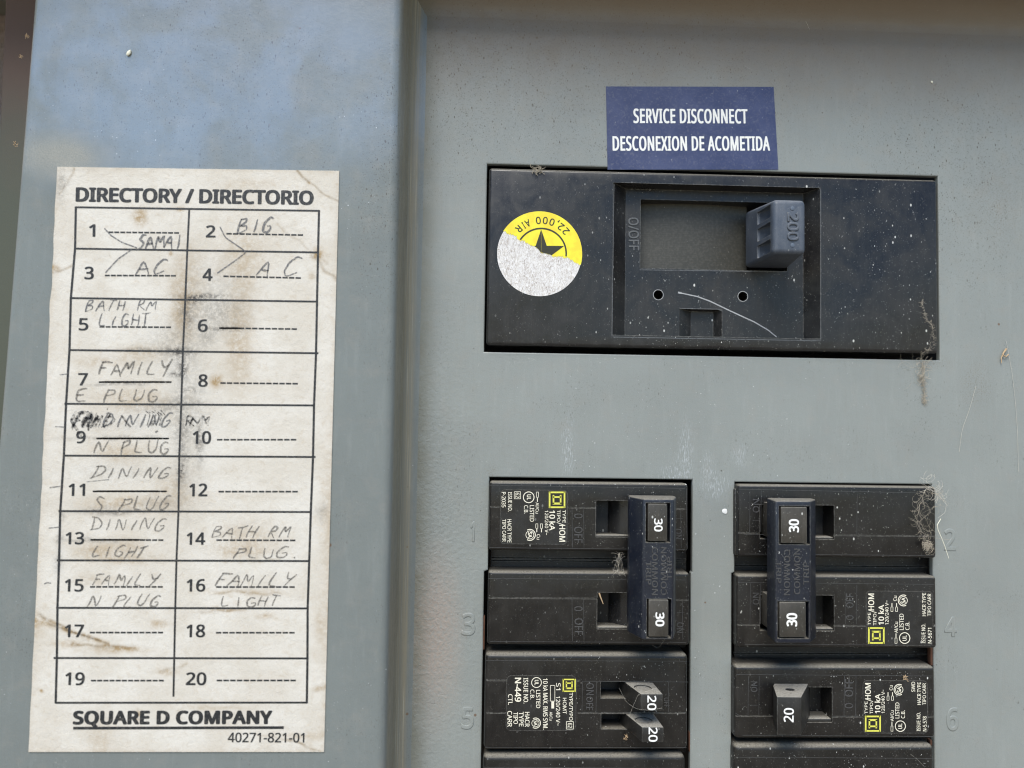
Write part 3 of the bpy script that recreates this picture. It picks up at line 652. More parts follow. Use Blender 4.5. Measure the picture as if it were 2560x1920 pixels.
def tie_bar(parent, xa, xb, xc, xd, y0, y1, caps, Yt, Ys, mat=TIEP):
    """bar joining two handles; xa..xd are the four corners of its cross-section, caps are (x0,y0,x1,y1)"""
    A, B, Cc, Dd = P(xa, 1420, Ys).x, P(xb, 1420, Yt).x, P(xc, 1420, Yt).x, P(xd, 1420, Ys).x
    z1, z0 = P((xb + xc) / 2, y0, Yt).z, P((xb + xc) / 2, y1, Yt).z
    cuts = []
    for c_ in caps:
        a, b, e, f = rect(*c_, Yt); cuts.append(tobox(a - 0.55, b + 0.75, e - 0.35, f + 0.3, Yt - 1, Yt + 3))
    bar = part('tie_bar', prism([(A, Ys + 2.5), (A, Ys), (B, Yt), (Cc, Yt), (Dd, Ys), (Dd, Ys + 2.5)], z0, z1), mat, parent, bevel=0.5, seg=3, cuts=cuts, ang=35)
    for c_ in caps:
        a, b, e, f = rect(*c_, Yt - 0.3); CAPS.append(part('handle_cap', tobox(a, b, e, f, Yt - 0.3, YP + 4), CAPP, parent, bevel=0.22))
    return bar

grpL = 'double pole breakers'
# -- left double pole breaker (circuits 1 and 3)
b1 = thing('double_pole_breaker', 'left double pole 30 breaker, rating plate on its upper pole', 'circuit breaker', tuple(P(1470, 1620, 20)), grpL)
lower_body(b1, 1226, 1212, 1716, 1618, (1394, 1401, 1631))
r1 = rect(1223, 1206, 1720, 1378, YP); r3 = rect(1219, 1430, 1724, 1613, YP)
platform(b1, r1, [winbox(1490, 1252, 1672, 1343)], [groove(1200, 1266, 1492, 1271), groove(1670, 1272, 1730, 1273)])
platform(b1, r3, [winbox(1493, 1482, 1672, 1573)], [groove(1200, 1494, 1494, 1497), groove(1670, 1500, 1735, 1501)])
drum(b1, 0, 0, 1245, 1345, 1592); drum(b1, 0, 0, 1475, 1575, 1594)
part('dust_ledge', pbox(1488, 1338, 1600, 1345, YP + 0.3, 2), DUSTYT, b1, bevel=0.3); part('dust_ledge', pbox(1492, 1568, 1600, 1575, YP + 0.3, 2), DUSTYT, b1, bevel=0.3)
ridges(b1, [(1430, 1267, 1431, 1369), (1459, 1267, 1460, 1370), (1223, 1213, 1712, 1221), (1224, 1369, 1712, 1374), (1702, 1275, 1703, 1370), (1716, 1222, 1718, 1372)], wpx=1.2)
ridges(b1, [(1430, 1497, 1431, 1602), (1459, 1497, 1460, 1602), (1221, 1446, 1715, 1450), (1224, 1604, 1715, 1606), (1706, 1502, 1707, 1600)], wpx=1.2)
embossed(b1, [('O', 1436, 1284, 1436, 1296, 20), ('OFF', 1436, 1317, 1436, 1358, 20), ('O', 1436, 1516, 1436, 1528, 20), ('OFF', 1437, 1546, 1437, 1588, 20),
              ('ON', 1688, 1322, 1688, 1348, 16), ('I', 1690, 1296, 1690, 1298, 16), ('ON', 1692, 1556, 1692, 1582, 16), ('I', 1692, 1530, 1692, 1532, 16)])
tb = tie_bar(b1, 1572, 1607, 1684, 1690, 1247, 1600, [(1620, 1260, 1668, 1353), (1622, 1500, 1671, 1592)], -15.5, -9.0)
part('handle_stem', hexa(rect(1590, 1256, 1680, 1350, -10), -10, rect(1570, 1262, 1640, 1338, 2), 2), BLACKD, b1, bevel=0.3)
part('handle_stem', hexa(rect(1590, 1496, 1680, 1592, -10), -10, rect(1572, 1490, 1640, 1568, 2), 2), BLACKD, b1, bevel=0.3)
embossed(tb, [('COMMON', 1630, 1368, 1630, 1488, 14), ('TRIP', 1615, 1402, 1615, 1462, 13), ('COMMON', 1666, 1488, 1666, 1368, 14), ('TRIP', 1679, 1450, 1679, 1392, 11)], -15.5, mat=EDGE2)
rated('30', 1636, 1297, 1636, 1328, 20, -15.88, 0.025, CAPS[0]); rated('30', 1639.5, 1532, 1639.5, 1565, 20.5, -15.88, 0.035, CAPS[1])
rating(b1, 1180 + 825 * .2893, 1170 + 188 * .2893, .2893, 1, 'P-2035', box62=True)

# -- right double pole breaker (circuits 2 and 4)
b2 = thing('double_pole_breaker', 'right double pole 30 breaker under the cobweb, rating plate on its lower pole', 'circuit breaker', tuple(P(2090, 1640, 20)), grpL)
lower_body(b2, 1836, 1209, 2322, 1652, (1413, 1633))
r2 = rect(1845, 1214, 2341, 1394, YP); r4 = rect(1842, 1439, 2342, 1620, YP)
platform(b2, r2, [winbox(1900, 1262.5, 2085, 1348)], [groove(1840, 1332, 1930, 1334), groove(2084, 1338, 2345, 1341)])
platform(b2, r4, [winbox(1900, 1488, 2085, 1577)], [groove(1840, 1562, 1930, 1563), groove(2084, 1564, 2345, 1566)])
drum(b2, 0, 0, 1255, 1352, 1985, 6.5, 6); drum(b2, 0, 0, 1480, 1580, 1985, 6.5, 6)
part('dust_ledge', pbox(2038, 1343, 2084, 1349, YP + 0.3, 2), DUSTYT, b2, bevel=0.3); part('dust_ledge', pbox(2038, 1571, 2084, 1578, YP + 0.3, 2), DUSTYT, b2, bevel=0.3)
ridges(b2, [(1847, 1223, 2338, 1233), (1875, 1226, 1874, 1330), (1903, 1226, 1902, 1330), (2143, 1235, 2142, 1335), (1862, 1385, 2338, 1389), (1850, 1330, 1862, 1336), (1862, 1336, 1926, 1336)], wpx=1.2)
ridges(b2, [(1845, 1456, 2338, 1461), (1876, 1458, 1875, 1560), (1902, 1458, 1901, 1560), (2115, 1462, 2114, 1560), (2142, 1462, 2141, 1560), (1862, 1611, 2338, 1613), (1850, 1556, 1862, 1564)], wpx=1.2)
embossed(b2, [('ON', 1898, 1282, 1898, 1248, 16), ('I', 1898, 1302, 1898, 1300, 16), ('ON', 1898, 1512, 1898, 1482, 16), ('O', 2133, 1550, 2133, 1538, 18), ('OFF', 2133, 1520, 2133, 1484, 18)])
tb = tie_bar(b2, 1925, 1938, 2026, 2040, 1252, 1609, [(1953, 1268, 2018, 1358), (1949, 1506, 2015, 1593)], -15.0, -10.0)
part('handle_stem', hexa(rect(1932, 1262, 2030, 1352, -11), -11, rect(1960, 1262, 2036, 1342, 2), 2), BLACKD, b2, bevel=0.3)
part('handle_stem', hexa(rect(1932, 1505, 2030, 1598, -11), -11, rect(1960, 1490, 2036, 1570, 2), 2), BLACKD, b2, bevel=0.3)
embossed(tb, [('COMMON', 2000, 1486, 2000, 1372, 15), ('TRIP', 2022, 1462, 2022, 1404, 14), ('COMMON', 1960, 1374, 1960, 1488, 15), ('TRIP', 1941, 1402, 1941, 1458, 12)], -15.0)
rated('30', 1996.5, 1330, 1996.5, 1299, 24, -15.38, 0.03, CAPS[2]); rated('30', 1992, 1565, 1992, 1534, 25, -15.38, 0.035, CAPS[3])
rating(b2, 1780 + 1330 * .2893, 1180 + 1500 * .2893, .2893, -1, 'N-5671')

for (ya, yb, br) in ((1222, 1388, b2), (1446, 1614, b2)):
    part('end_step', pbox(1837, ya, 1850, yb, YP + 1.6, 7), BLACK, br, bevel=0.4)
# -- tandem breaker (circuit 5)
b3 = thing('tandem_breaker', 'tandem breaker with two small dusty 20 handles, lowest full one in the left row', 'circuit breaker', tuple(P(1465, 1880, 20)))
lower_body(b3, 1215, 1640, 1716, 1882)
r5 = rect(1211, 1634, 1720, 1876, YP)
w5a, w5b = winbox(1502, 1704, 1625, 1746, 10), winbox(1503, 1785, 1628, 1823, 10)
platform(b3, r5, [w5a, w5b], [groove(1205, 1701, 1450, 1701.5), groove(1205, 1782, 1280, 1783), groove(1445, 1782, 1725, 1783)], 1.3)
ridges(b3, [(1432, 1704, 1431, 1778), (1456, 1704, 1455, 1778), (1491, 1704, 1490, 1780), (1671, 1706, 1671, 1780), (1215, 1651, 1716, 1653), (1213, 1868, 1716, 1869), (1455, 1703, 1720, 1705)], wpx=1.2)
embossed(b3, [('ON', 1466, 1708, 1466, 1738, 18), ('OFF', 1466, 1742, 1466, 1776, 16), ('OFF', 1660, 1744, 1660, 1768, 12)])
YK = -11.5
for (x0, y0, x1, y1, bx0, by0, bx1, by1, tx0, tx1, ty0, ty1) in ((1602, 1735, 1657, 1777, 1551, 1706, 1628, 1744, 1619, 1640.5, 1739.5, 1775), (1605, 1818, 1659, 1856, 1553, 1786, 1632, 1822, 1622, 1642, 1819, 1854)):
    rf = rect(x0, y0, x1, y1, YK); rb_ = rect(bx0, by0, bx1, by1, YP + 1)
    rb_ = (rb_[0], rb_[1], rf[2] + 0.2, rf[3])
    p2 = Vector(((rf[0] + rf[1]) / 2 - 1.4, 0, rf[3])); hole = []
    cy_ = (YK + YP) / 2 + 0.3; V = []
    n = 28
    for zz in (rf[3] + 1, rf[3] - 0.35): V += [(p2.x + 2.3 * math.cos(2 * math.pi * i / n), cy_ + 2.3 * math.sin(2 * math.pi * i / n), zz) for i in range(n)]
    hole = (V, [tuple(range(n)), tuple(range(2 * n - 1, n - 1, -1))] + [(i, i + n, (i + 1) % n + n, (i + 1) % n) for i in range(n)])
    h_ = part('toggle_handle', hexa(rf, YK, (rb_[0], rb_[1] , rb_[2], rb_[3]), YP + 4), DUSTYT, b3, bevel=0.25, cuts=[hole])
    p_ = Print(); p_.text('20', tx0, ty0, tx0, ty1, 21, YK - 0.06, 0.02); p_.build('printed_rating', WHITE, h_)
# its plate
def T5(X, Y_): return (1180 + X * .2622, 1560 + Y_ * .2622)
pl5 = part('rating_plate', prism_xz(rounded(rect(*T5(325, 490), *T5(995, 1020), YP - 0.06), 1.4), YP - 0.05, YP + 0.1), LABELP, b3)
p_, yl = Print(), Print(); YT = YP - 0.09
def t5(s, xb, y0, y1, h, bold=0.010): p_.text(s, *T5(xb, y0), *T5(xb, y1), h * .2622, YT, bold)
logo(yl, *T5(927, 585), 122 * .2622, 1, YT)
for a in (('TYPE/TYPO', 927, 655, 920, 33), ('HOMT', 866, 705, 858, 34), ('S1', 803, 563, 630, 40), ('120/240 V~', 801, 690, 968, 38), ('Al/Cu', 740, 838, 920, 26),
          ('10 kA MAX. RMS SYM.', 678, 520, 1005, 42, .014), ('LISTED', 612, 630, 802, 38, .014), ('C.B.', 557, 625, 718, 36, .012), ('ISSUE NO.', 492, 515, 757, 42, .014),
          ('N-449', 410, 515, 740, 56, .028), ('CTL', 345, 670, 770, 40, .014), ('HACR', 505, 840, 980, 42, .014), ('TYPE', 448, 838, 976, 42, .014), ('TIPO', 396, 842, 952, 40, .014), ('CARR', 338, 830, 980, 42, .014), ('62', 913, 945, 990, 40)):
    t5(*a)
def l5(x0, y0, x1, y1, w_=5): p_.pl(*T5(x0, y0), *T5(x1, y1), w_ * .2622, YT)
for a in ((900, 930, 966, 930), (900, 1002, 966, 1002), (900, 930, 900, 1002), (966, 930, 966, 1002), (747, 585, 790, 585), (747, 735, 790, 735), (747, 585, 747, 735), (790, 585, 790, 735)): l5(*a)
l5(770, 735, 770, 805, 26)
mm5 = .2622 * (D + YT) / F_PX
p_.ring(P(*T5(615, 558), YT), 46 * mm5, 7 * mm5); t5('UL', 598, 535, 582, 36, .02); p_.ring(P(*T5(605, 945), YT), 47 * mm5, 7 * mm5, -120, 120); p_.ring(P(*T5(605, 945), YT), 34 * mm5, 5 * mm5); t5('SA', 590, 922, 968, 32, .03)
p_.build('printed_lettering', CREAM, pl5); yl.build('printed_logo', YELLOW, pl5)

# -- single pole breaker (circuit 6)
b4 = thing('single_pole_breaker', 'single pole 20 breaker with one dusty handle and SWD plate, below the cobwebbed breaker', 'circuit breaker', tuple(P(2090, 1850, 20)))
lower_body(b4, 1833, 1658, 2326, 1860)
r6 = rect(1837, 1665, 2339, 1847, YP)
platform(b4, r6, [winbox(1935, 1718, 2080, 1806)], [groove(1838, 1790, 1936, 1791), groove(2079, 1791, 2345, 1793)], 1.1)
drum(b4, 0, 0, 1712, 1810, 1990, 6.0, 7)
part('dust_ledge', pbox(2012, 1797, 2079, 1807, YP + 0.3, 3), DUSTYT, b4, bevel=0.3)
ridges(b4, [(1840, 1686, 2336, 1690), (1871, 1690, 1870, 1790), (1898, 1690, 1897, 1790), (2111, 1690, 2110, 1792), (2140, 1690, 2139, 1792), (1856, 1838, 2336, 1841), (1838, 1782, 1853, 1792)], wpx=1.3)
embossed(b4, [('O', 2132, 1771, 2132, 1758, 20), ('OFF', 2132, 1742, 2132, 1698, 20), ('ON', 1893, 1730, 1893, 1704, 16), ('I', 1893, 1764, 1893, 1762, 16)])
YK = -13.0
rf = rect(1943, 1743, 2010, 1838, YK); rb_ = rect(1935, 1720, 2022, 1806, YP + 3)
A = rf
poly = [(rb_[0] + .6, YP + 3), (P(1931, 1760, YP - 1).x, YP - 1.5), (A[0], YK + 0.2), (A[1] - 0.7, YK), (A[1], YK + 1.2), (P(2016, 1760, -6).x, -6), (rb_[1] + .3, YP + 3)]
n = 24; cyh = (YK + YP) / 2 + .6; cxh = P(1975, 1735, cyh).x
V = []
for zz in (A[3] + 1, A[3] - 4): V += [(cxh + 1.25 * math.cos(2 * math.pi * i / n), cyh + 1.0 * math.sin(2 * math.pi * i / n), zz) for i in range(n)]
h_ = part('toggle_handle', prism(poly, A[2], A[3]), DUSTYT, b4, bevel=0.2, cuts=[(V, [tuple(range(n)), tuple(range(2 * n - 1, n - 1, -1))] + [(i, i + n, (i + 1) % n + n, (i + 1) % n) for i in range(n)])])
p_ = Print(); p_.text('20', 1983.5, 1805, 1984, 1771, 24, YK - 0.08, 0.02); p_.build('printed_rating', WHITE, h_)
rating(b4, 1780 + 1345 * .2803, 1560 + 976 * .2803, .2803, -1, 'N-5.578', extra=(('SWD', 372, 460, 466, 33),))

# -- the next breakers, cut off by the frame
grpC = 'breakers cut off by the bottom edge'
for x0, x1, y0, lab in ((1206, 1714, 1887, 'black breaker cut off by the bottom edge, under the tandem breaker'), (1835, 2338, 1862, 'black breaker cut off by the bottom edge, under the single pole breaker')):
    b5 = thing('cut_off_breaker', lab, 'circuit breaker', tuple(P((x0 + x1) / 2, 2080, 20)), grpC)
    lower_body(b5, x0 + 4, y0 + 10, x1 - 6, 2090)
    platform(b5, rect(x0, y0, x1, 2070, YP), [], [groove(x0 + 10, 1970, x1 + 20, 1972)], 1.5)
    ridges(b5, [(x0 + 4, y0 + 31, x1 - 3, y0 + 34)], wpx=1.3)

# ------------------------------------------------------------------ service disconnect label
YL = -0.14
sv = thing('disconnect_label', 'dark blue sticker with white service disconnect lettering above the main breaker', 'label', tuple(P(1732, 424, 0)))
k = M('navy_label_film', 0.42, 0.5)
c = k.mix(k.ramp(k.noise(0.12, 5, 0.6), 0.35, 0.7), (0.030, 0.042, 0.115), (0.052, 0.066, 0.150))
c = k.mix(k.math('MULTIPLY', k.ramp(k.noise(1.2, 6, 0.75, 1.2), 0.50, 0.68), 0.35), c, (0.21, 0.21, 0.24)); c = k.mix(k.specks(0.7, 0.10, 3), c, (0.6, 0.6, 0.6)); k.col(c)
k.bump(k.noise(0.5, 4), 0.0001, 0.4)
corn = [P(1515, 216, YL), P(1934, 217, YL), P(1946, 424, YL), P(1519, 424, YL)]
bk = [(v.x, 0.02, v.z) for v in corn]
part('sticker_sheet', ([tuple(v) for v in corn] + bk, [(0, 1, 2, 3), (7, 6, 5, 4), (0, 4, 5, 1), (1, 5, 6, 2), (2, 6, 7, 3), (3, 7, 4, 0)]), k.m, sv)
p_ = Print(); p_.text('SERVICE DISCONNECT', 1585, 307, 1868, 308, 36, YL - 0.05, 0.022, sp=1.1); p_.text('DESCONEXION DE ACOMETIDA', 1533, 376, 1924, 376, 36, YL - 0.05, 0.022, sp=1.1)
p_.build('printed_lettering', WHITE, sv)

# ------------------------------------------------------------------ directory label
YD = YF - 0.30
dl = thing('directory_label', 'worn cream directory sheet with printed grid and pencilled circuit names', 'label', tuple(P(440, 1880, YF)))
TLc, TRc, BRc, BLc = (143, 417), (848, 427), (810, 1880), (71, 1880)
NX, NY = 230, 460
k = M('stained_label_paper', 0.75, 0.3)
A_ = k.attr('stain'); at = A_[0]
sepc = k.t.nodes.new('ShaderNodeSeparateColor'); k.L(at, sepc.inputs[0])
base = k.mix(k.ramp(k.noise(0.10, 4), 0.35, 0.65), (0.665, 0.635, 0.575), (0.60, 0.56, 0.49))
base = k.mix(k.math('MULTIPLY', k.ramp(k.noise(0.55, 6, 0.7, 0.5), 0.50, 0.72), 0.35), base, (0.46, 0.37, 0.26))
base = k.mix(k.math('MULTIPLY', k.ramp(k.noise(4, 5, 0.75), 0.40, 0.75), 0.30), base, (0.42, 0.38, 0.32))
n1 = k.ramp(k.noise(0.9, 5, 0.7), 0.32, 0.60, 0.25, 1.0)
base = k.mix(k.math('MULTIPLY', sepc.outputs[0], n1, clamp=True), base, (0.34, 0.235, 0.115))
base = k.mix(k.math('MULTIPLY', sepc.outputs[1], k.ramp(k.noise(1.5, 5, 0.75), 0.38, 0.58, 0.2, 1.0), clamp=True), base, (0.075, 0.07, 0.065))
crk = k.ramp(k.math('ABSOLUTE', k.math('SUBTRACT', k.noise(0.13, 6, 0.65, 1.0), 0.5)), 0.0, 0.0022, 1, 0)
base = k.mix(k.math('MULTIPLY', crk, 0.28), base, (0.32, 0.25, 0.17))
base = k.mix(k.math('MULTIPLY', k.specks(1.1, 0.13, 3.5), 0.5), base, (0.16, 0.12, 0.08))
base = k.mix(sepc.outputs[2], base, (0.20, 0.19, 0.185))
k.col(base)
k.bump(k.noise(3.5, 4, 0.65), 0.00012, 0.5); k.bump(k.noise(0.5, 5, 0.6, 0.6), 0.0005, 0.35)
PAPER = k.m
V = []; ST = np.zeros(((NX + 1) * (NY + 1), 4)); rp = random.Random(11)
# soft brown rings/patches: (x, y, rx, ry, strength) ; graphite smears likewise
brown = [(610, 640, 60, 90, .35), (470, 700, 40, 90, .35), (600, 850, 35, 130, .42), (455, 790, 30, 70, .4), (330, 1000, 90, 26, .42), (300, 1130, 80, 22, .42), (300, 1260, 95, 22, .45), (300, 1370, 80, 25, .38),
         (620, 1340, 90, 40, .30), (600, 1380, 60, 18, .35), (230, 1380, 40, 18, .3), (795, 635, 14, 16, .8), (350, 540, 16, 20, .75), (452, 520, 12, 6, .8), (425, 634, 6, 7, .8), (541, 955, 15, 13, 1.0),
         (105, 1725, 7, 6, 1.0), (90, 1560, 20, 30, .35), (300, 1625, 60, 7, .65), (170, 1610, 40, 8, .4), (395, 1560, 25, 10, .5), (240, 1450, 60, 14, .25), (620, 1480, 90, 6, .35), (560, 1525, 40, 5, .5),
         (660, 1540, 22, 8, .5), (800, 1560, 14, 60, .25), (800, 1720, 16, 8, .5), (135, 670, 12, 8, .6), (780, 690, 12, 12, .4), (420, 1680, 24, 7, .5), (250, 1850, 30, 40, .25), (600, 1240, 90, 12, .2),
         (430, 1230, 50, 50, .3), (640, 460, 80, 14, .2), (360, 880, 60, 20, .35), (260, 905, 70, 14, .3), (820, 1300, 20, 200, .22), (330, 1400, 90, 10, .3), (540, 1770, 90, 6, .35), (345, 1790, 7, 16, .6), (760, 1840, 60, 10, .3)]
dark = [(480, 750, 20, 10, .85), (470, 790, 14, 30, .45), (500, 740, 60, 5, .7), (450, 880, 26, 9, .9), (455, 920, 12, 26, .75), (440, 935, 18, 6, .8), (500, 1100, 8, 60, .55), (455, 1120, 14, 110, .42), (452, 1180, 10, 16, .8),
        (540, 775, 60, 30, .20), (570, 822, 40, 6, .7), (520, 845, 22, 22, .35), (330, 958, 60, 4, .6), (260, 962, 50, 4, .4), (290, 1095, 120, 4, .5), (430, 1010, 40, 16, .35), (500, 1010, 40, 8, .25), (370, 1020, 60, 14, .3),
        (146, 1405, 10, 26, .6), (155, 1290, 8, 14, .4), (240, 1350, 80, 5, .55), (300, 1280, 80, 6, .45), (150, 1345, 9, 18, .5), (195, 425, 60, 3, .2), (152, 460, 14, 40, .45), (400, 1260, 50, 20, .25), (805, 1280, 12, 24, .35),
        (250, 1275, 60, 14, .25), (560, 800, 60, 40, .2), (470, 1000, 45, 260, .26), (540, 720, 70, 70, .2), (420, 860, 60, 50, .25), (300, 1180, 140, 25, .16), (330, 1060, 120, 20, .2), (360, 875, 70, 5, .5), (480, 975, 25, 6, .35)]
CREASE = [(150, 488, 186, 420, .6, 2.2), (742, 425, 772, 458, .9, 3), (772, 458, 846, 505, .7, 2.4), (690, 560, 820, 660, .35, 3), (780, 640, 842, 700, .6, 4), (100, 1535, 170, 1575, .9, 4), (170, 1575, 250, 1600, .8, 3), (176, 1612, 330, 1622, .8, 4), (545, 1480, 700, 1486, .5, 3), (500, 1532, 620, 1522, .5, 3), (400, 1680, 470, 1660, .5, 3), (100, 690, 180, 668, .7, 4), (560, 1405, 700, 1400, .4, 3), (720, 1850, 800, 1880, .6, 2.5), (640, 1835, 760, 1862, .4, 2)]
marker = [(365, 1010, 45, 12, .35), (500, 1050, 22, 14, .45)]
for j in range(NY + 1):
    v_ = j / NY
    for i in range(NX + 1):
        u = i / NX
        wob = (mnoise.noise(Vector((j * 0.05, 3, 0))) * 4 if i == 0 else 0)
        x = (TLc[0] * (1 - u) + TRc[0] * u) * (1 - v_) + (BLc[0] * (1 - u) + BRc[0] * u) * v_ + wob * min(1, v_ * 10) * min(1, (1 - v_) * 8)
        y = (TLc[1] * (1 - u) + TRc[1] * u) * (1 - v_) + (BLc[1] * (1 - u) + BRc[1] * u) * v_
        V.append(P(x, y, YD)); ii = len(V) - 1
        wx = x + 9 * mnoise.noise(Vector((x * .03, y * .03, 0))) ; wy = y + 7 * mnoise.noise(Vector((x * .03, y * .03, 5)))
        b = 1.35 * sum(s * math.exp(-(((wx - cx) / rx) ** 2 + ((wy - cy) / ry) ** 2)) for cx, cy, rx, ry, s in brown if abs(wx - cx) < 3 * rx and abs(wy - cy) < 3 * ry)
        d = sum(s * math.exp(-(((wx - cx) / rx) ** 2 + ((wy - cy) / ry) ** 2)) for cx, cy, rx, ry, s in dark if abs(wx - cx) < 3 * rx and abs(wy - cy) < 3 * ry)
        # crease across circuit 17
        cr = abs((y - 1545) - (x - 75) * 0.33); 
        if 75 < x < 275: b += 0.7 * math.exp(-(cr / 7) ** 2) ; d += 0.5 * math.exp(-(cr / 2.0) ** 2) * (x > 120)
        for (ax, ay, bx, by, st_, w1_) in CREASE:
            if min(ax, bx) - 12 < x < max(ax, bx) + 12 and min(ay, by) - 12 < y < max(ay, by) + 12:
                t_ = max(0, min(1, ((wx - ax) * (bx - ax) + (wy - ay) * (by - ay)) / ((bx - ax) ** 2 + (by - ay) ** 2)))
                dd = math.hypot(wx - ax - t_ * (bx - ax), wy - ay - t_ * (by - ay)); g_ = math.exp(-(dd / w1_) ** 2)
                d += st_ * 0.35 * g_; b += st_ * 0.7 * g_
        e = min(u, 1 - u, v_ * 2, (1 - v_) * 2); b += 0.25 * math.exp(-e / 0.012)
        ST[ii] = (min(b, 1), min(d, 1), 0, 1)
Fc = [(j * (NX + 1) + i, (j + 1) * (NX + 1) + i, (j + 1) * (NX + 1) + i + 1, j * (NX + 1) + i + 1) for j in range(NY) for i in range(NX)]
me = bpy.data.meshes.new('paper'); me.from_pydata([tuple(v) for v in V], [], Fc)
ca = me.color_attributes.new('stain', 'FLOAT_COLOR', 'POINT'); ca.data.foreach_set('color', ST.ravel())
me.update(); paper = link('paper', me, PAPER, dl, smooth=False)
# thin paper edge
pe = []
cs = [P(*c_, YD + .01) for c_ in (TLc, TRc, BRc, BLc)]
part('paper_edge', ([tuple(c_) for c_ in cs] + [(c_.x, YF, c_.z) for c_ in cs], [(0, 4, 5, 1), (1, 5, 6, 2), (2, 6, 7, 3)]), PAPER, dl)
YI = YD - 0.05
gp = Print()
rows = [((189, 518), (797, 527)), ((187, 621.4), (797, 631)), ((174, 745), (793, 754)), ((173, 875), (796, 883)), ((161, 1009.4), (785, 1013.5)), ((158, 1139), (789, 1142.5)), ((146, 1277.7), (778, 1280)), ((142, 1400.7), (774, 1402.6)), ((140, 1519.6), (770, 1521)), ((134, 1645), (767, 1646)), ((138, 1757), (768, 1756.5))]
for (a, b) in rows: gp.pl(*a, *b, 4.6, YI)
lx = [(189.5, 516), (187.5, 621), (177, 745), (173.5, 875), (165, 1009), (159.5, 1139), (150.5, 1278), (147.5, 1401), (143.5, 1520), (142, 1645), (139, 1758)]
rx_ = [(797.5, 525), (795, 631), (792.5, 754), (790, 883), (785, 1013), (782.5, 1142), (777, 1280), (773, 1402), (769, 1521), (768.5, 1646), (767, 1758)]
for L_ in (lx, rx_):
    for a, b in zip(L_[:-1], L_[1:]): gp.pl(*a, *b, 5.4, YI - 0.004)
cl = [(473, 525), (468, 626), (463, 750), (457, 880), (453, 1011), (448, 1141), (446, 1279), (441, 1401.5), (438, 1520), (435.5, 1645.5), (433.5, 1741.6)]
for a, b in zip(cl[:-1], cl[1:]): gp.pl(*a, *b, 4.6, YI - 0.008)
def z2(X, Y): return 60 + .3797 * X, 400 + .3797 * Y
def z3(X, Y): return 60 + .3797 * X, 950 + .3797 * Y
def z4(X, Y): return 40 + .3888 * X, 1380 + .3888 * Y
def dash(f, X0, X1, Y0, Y1=None, solid=False, n=12):
    Y1 = Y1 or Y0; x0, y0 = f(X0, Y0); x1, y1 = f(X1, Y1)
    if solid: gp.pl(x0, y0, x1, y1, 2.6, YI)
    for i in range(n):
        t0, t1 = (i + 0.06) / n, (i + 0.88) / n
        gp.pl(x0 + (x1 - x0) * t0, y0 + (y1 - y0) * t0, x0 + (x1 - x0) * t1, y0 + (y1 - y0) * t1, 3.9, YI)
for a in ((z2, 553, 1025, 475, 480), (z2, 1330, 1842, 485, 494), (z2, 530, 1005, 760, 762), (z2, 1310, 1828, 765, 777), (z2, 495, 972, 1098, 1101), (z2, 1282, 1802, 1106, 1113), (z2, 490, 972, 1462), (z2, 1290, 1808, 1468, 1473),
          (z3, 475, 955, 385), (z3, 1268, 1798, 393), (z3, 452, 940, 733), (z3, 1278, 1808, 735), (z3, 435, 922, 1052, 1054), (z3, 1264, 1792, 1054, 1056), (z3, 432, 918, 1362), (z3, 1262, 1788, 1363), (z4, 472, 950, 518), (z4, 1283, 1797, 519), (z4, 480, 955, 827), (z4, 1288, 1805, 826)): dash(*a)
for a in ((z2, 495, 972, 1461), (z3, 475, 955, 384), (z3, 440, 800, 1052), (z3, 452, 940, 732), (z2, 1290, 1430, 1107)): dash(*a, solid=True, n=1)
gp.pl(*z4(367, 1133), *z4(1722, 1129), 6.5, YI)
gp.build('printed_grid', INK, dl)
tp = Print()
tp.text('DIRECTORY / DIRECTORIO', *z2(346, 270), *z2(1900, 292), 33, YI, 0.046)
for t, f, X0, X1, Yb, Yt in (('1', z2, 430, 466, 503, 425), ('2', z2, 1200, 1258, 508, 432), ('3', z2, 400, 456, 783, 705), ('4', z2, 1178, 1238, 794, 716), ('5', z2, 362, 420, 1120, 1044), ('6', z2, 1147, 1206, 1129, 1052), ('7', z2, 358, 416, 1482, 1406), ('8', z2, 1150, 1206, 1491, 1414),
        ('9', z3, 345, 402, 414, 340), ('10', z3, 1113, 1228, 418, 340), ('11', z3, 295, 398, 761, 686), ('12', z3, 1090, 1204, 764, 686), ('13', z3, 275, 392, 1080, 1006), ('14', z3, 1073, 1190, 1083, 1008), ('15', z3, 270, 388, 1391, 1316), ('16', z3, 1072, 1190, 1391, 1316),
        ('17', z4, 315, 432, 546, 470), ('18', z4, 1098, 1212, 546, 470), ('19', z4, 318, 437, 854, 778), ('20', z4, 1094, 1220, 854, 778)):
    a, b = f(X0, Yb), f(X1, Yb); tp.text(t, *a, *b, (Yb - Yt) * .38, YI, 0.024)
tp.text('SQUARE D COMPANY', *z4(372, 1105), *z4(1640, 1102), 29, YI, 0.058, sp=1.06)
tp.text('40271-821-01', *z4(1362, 1222), *z4(1852, 1224), 22, YI, 0.016)
tp.build('printed_lettering', INK, dl)
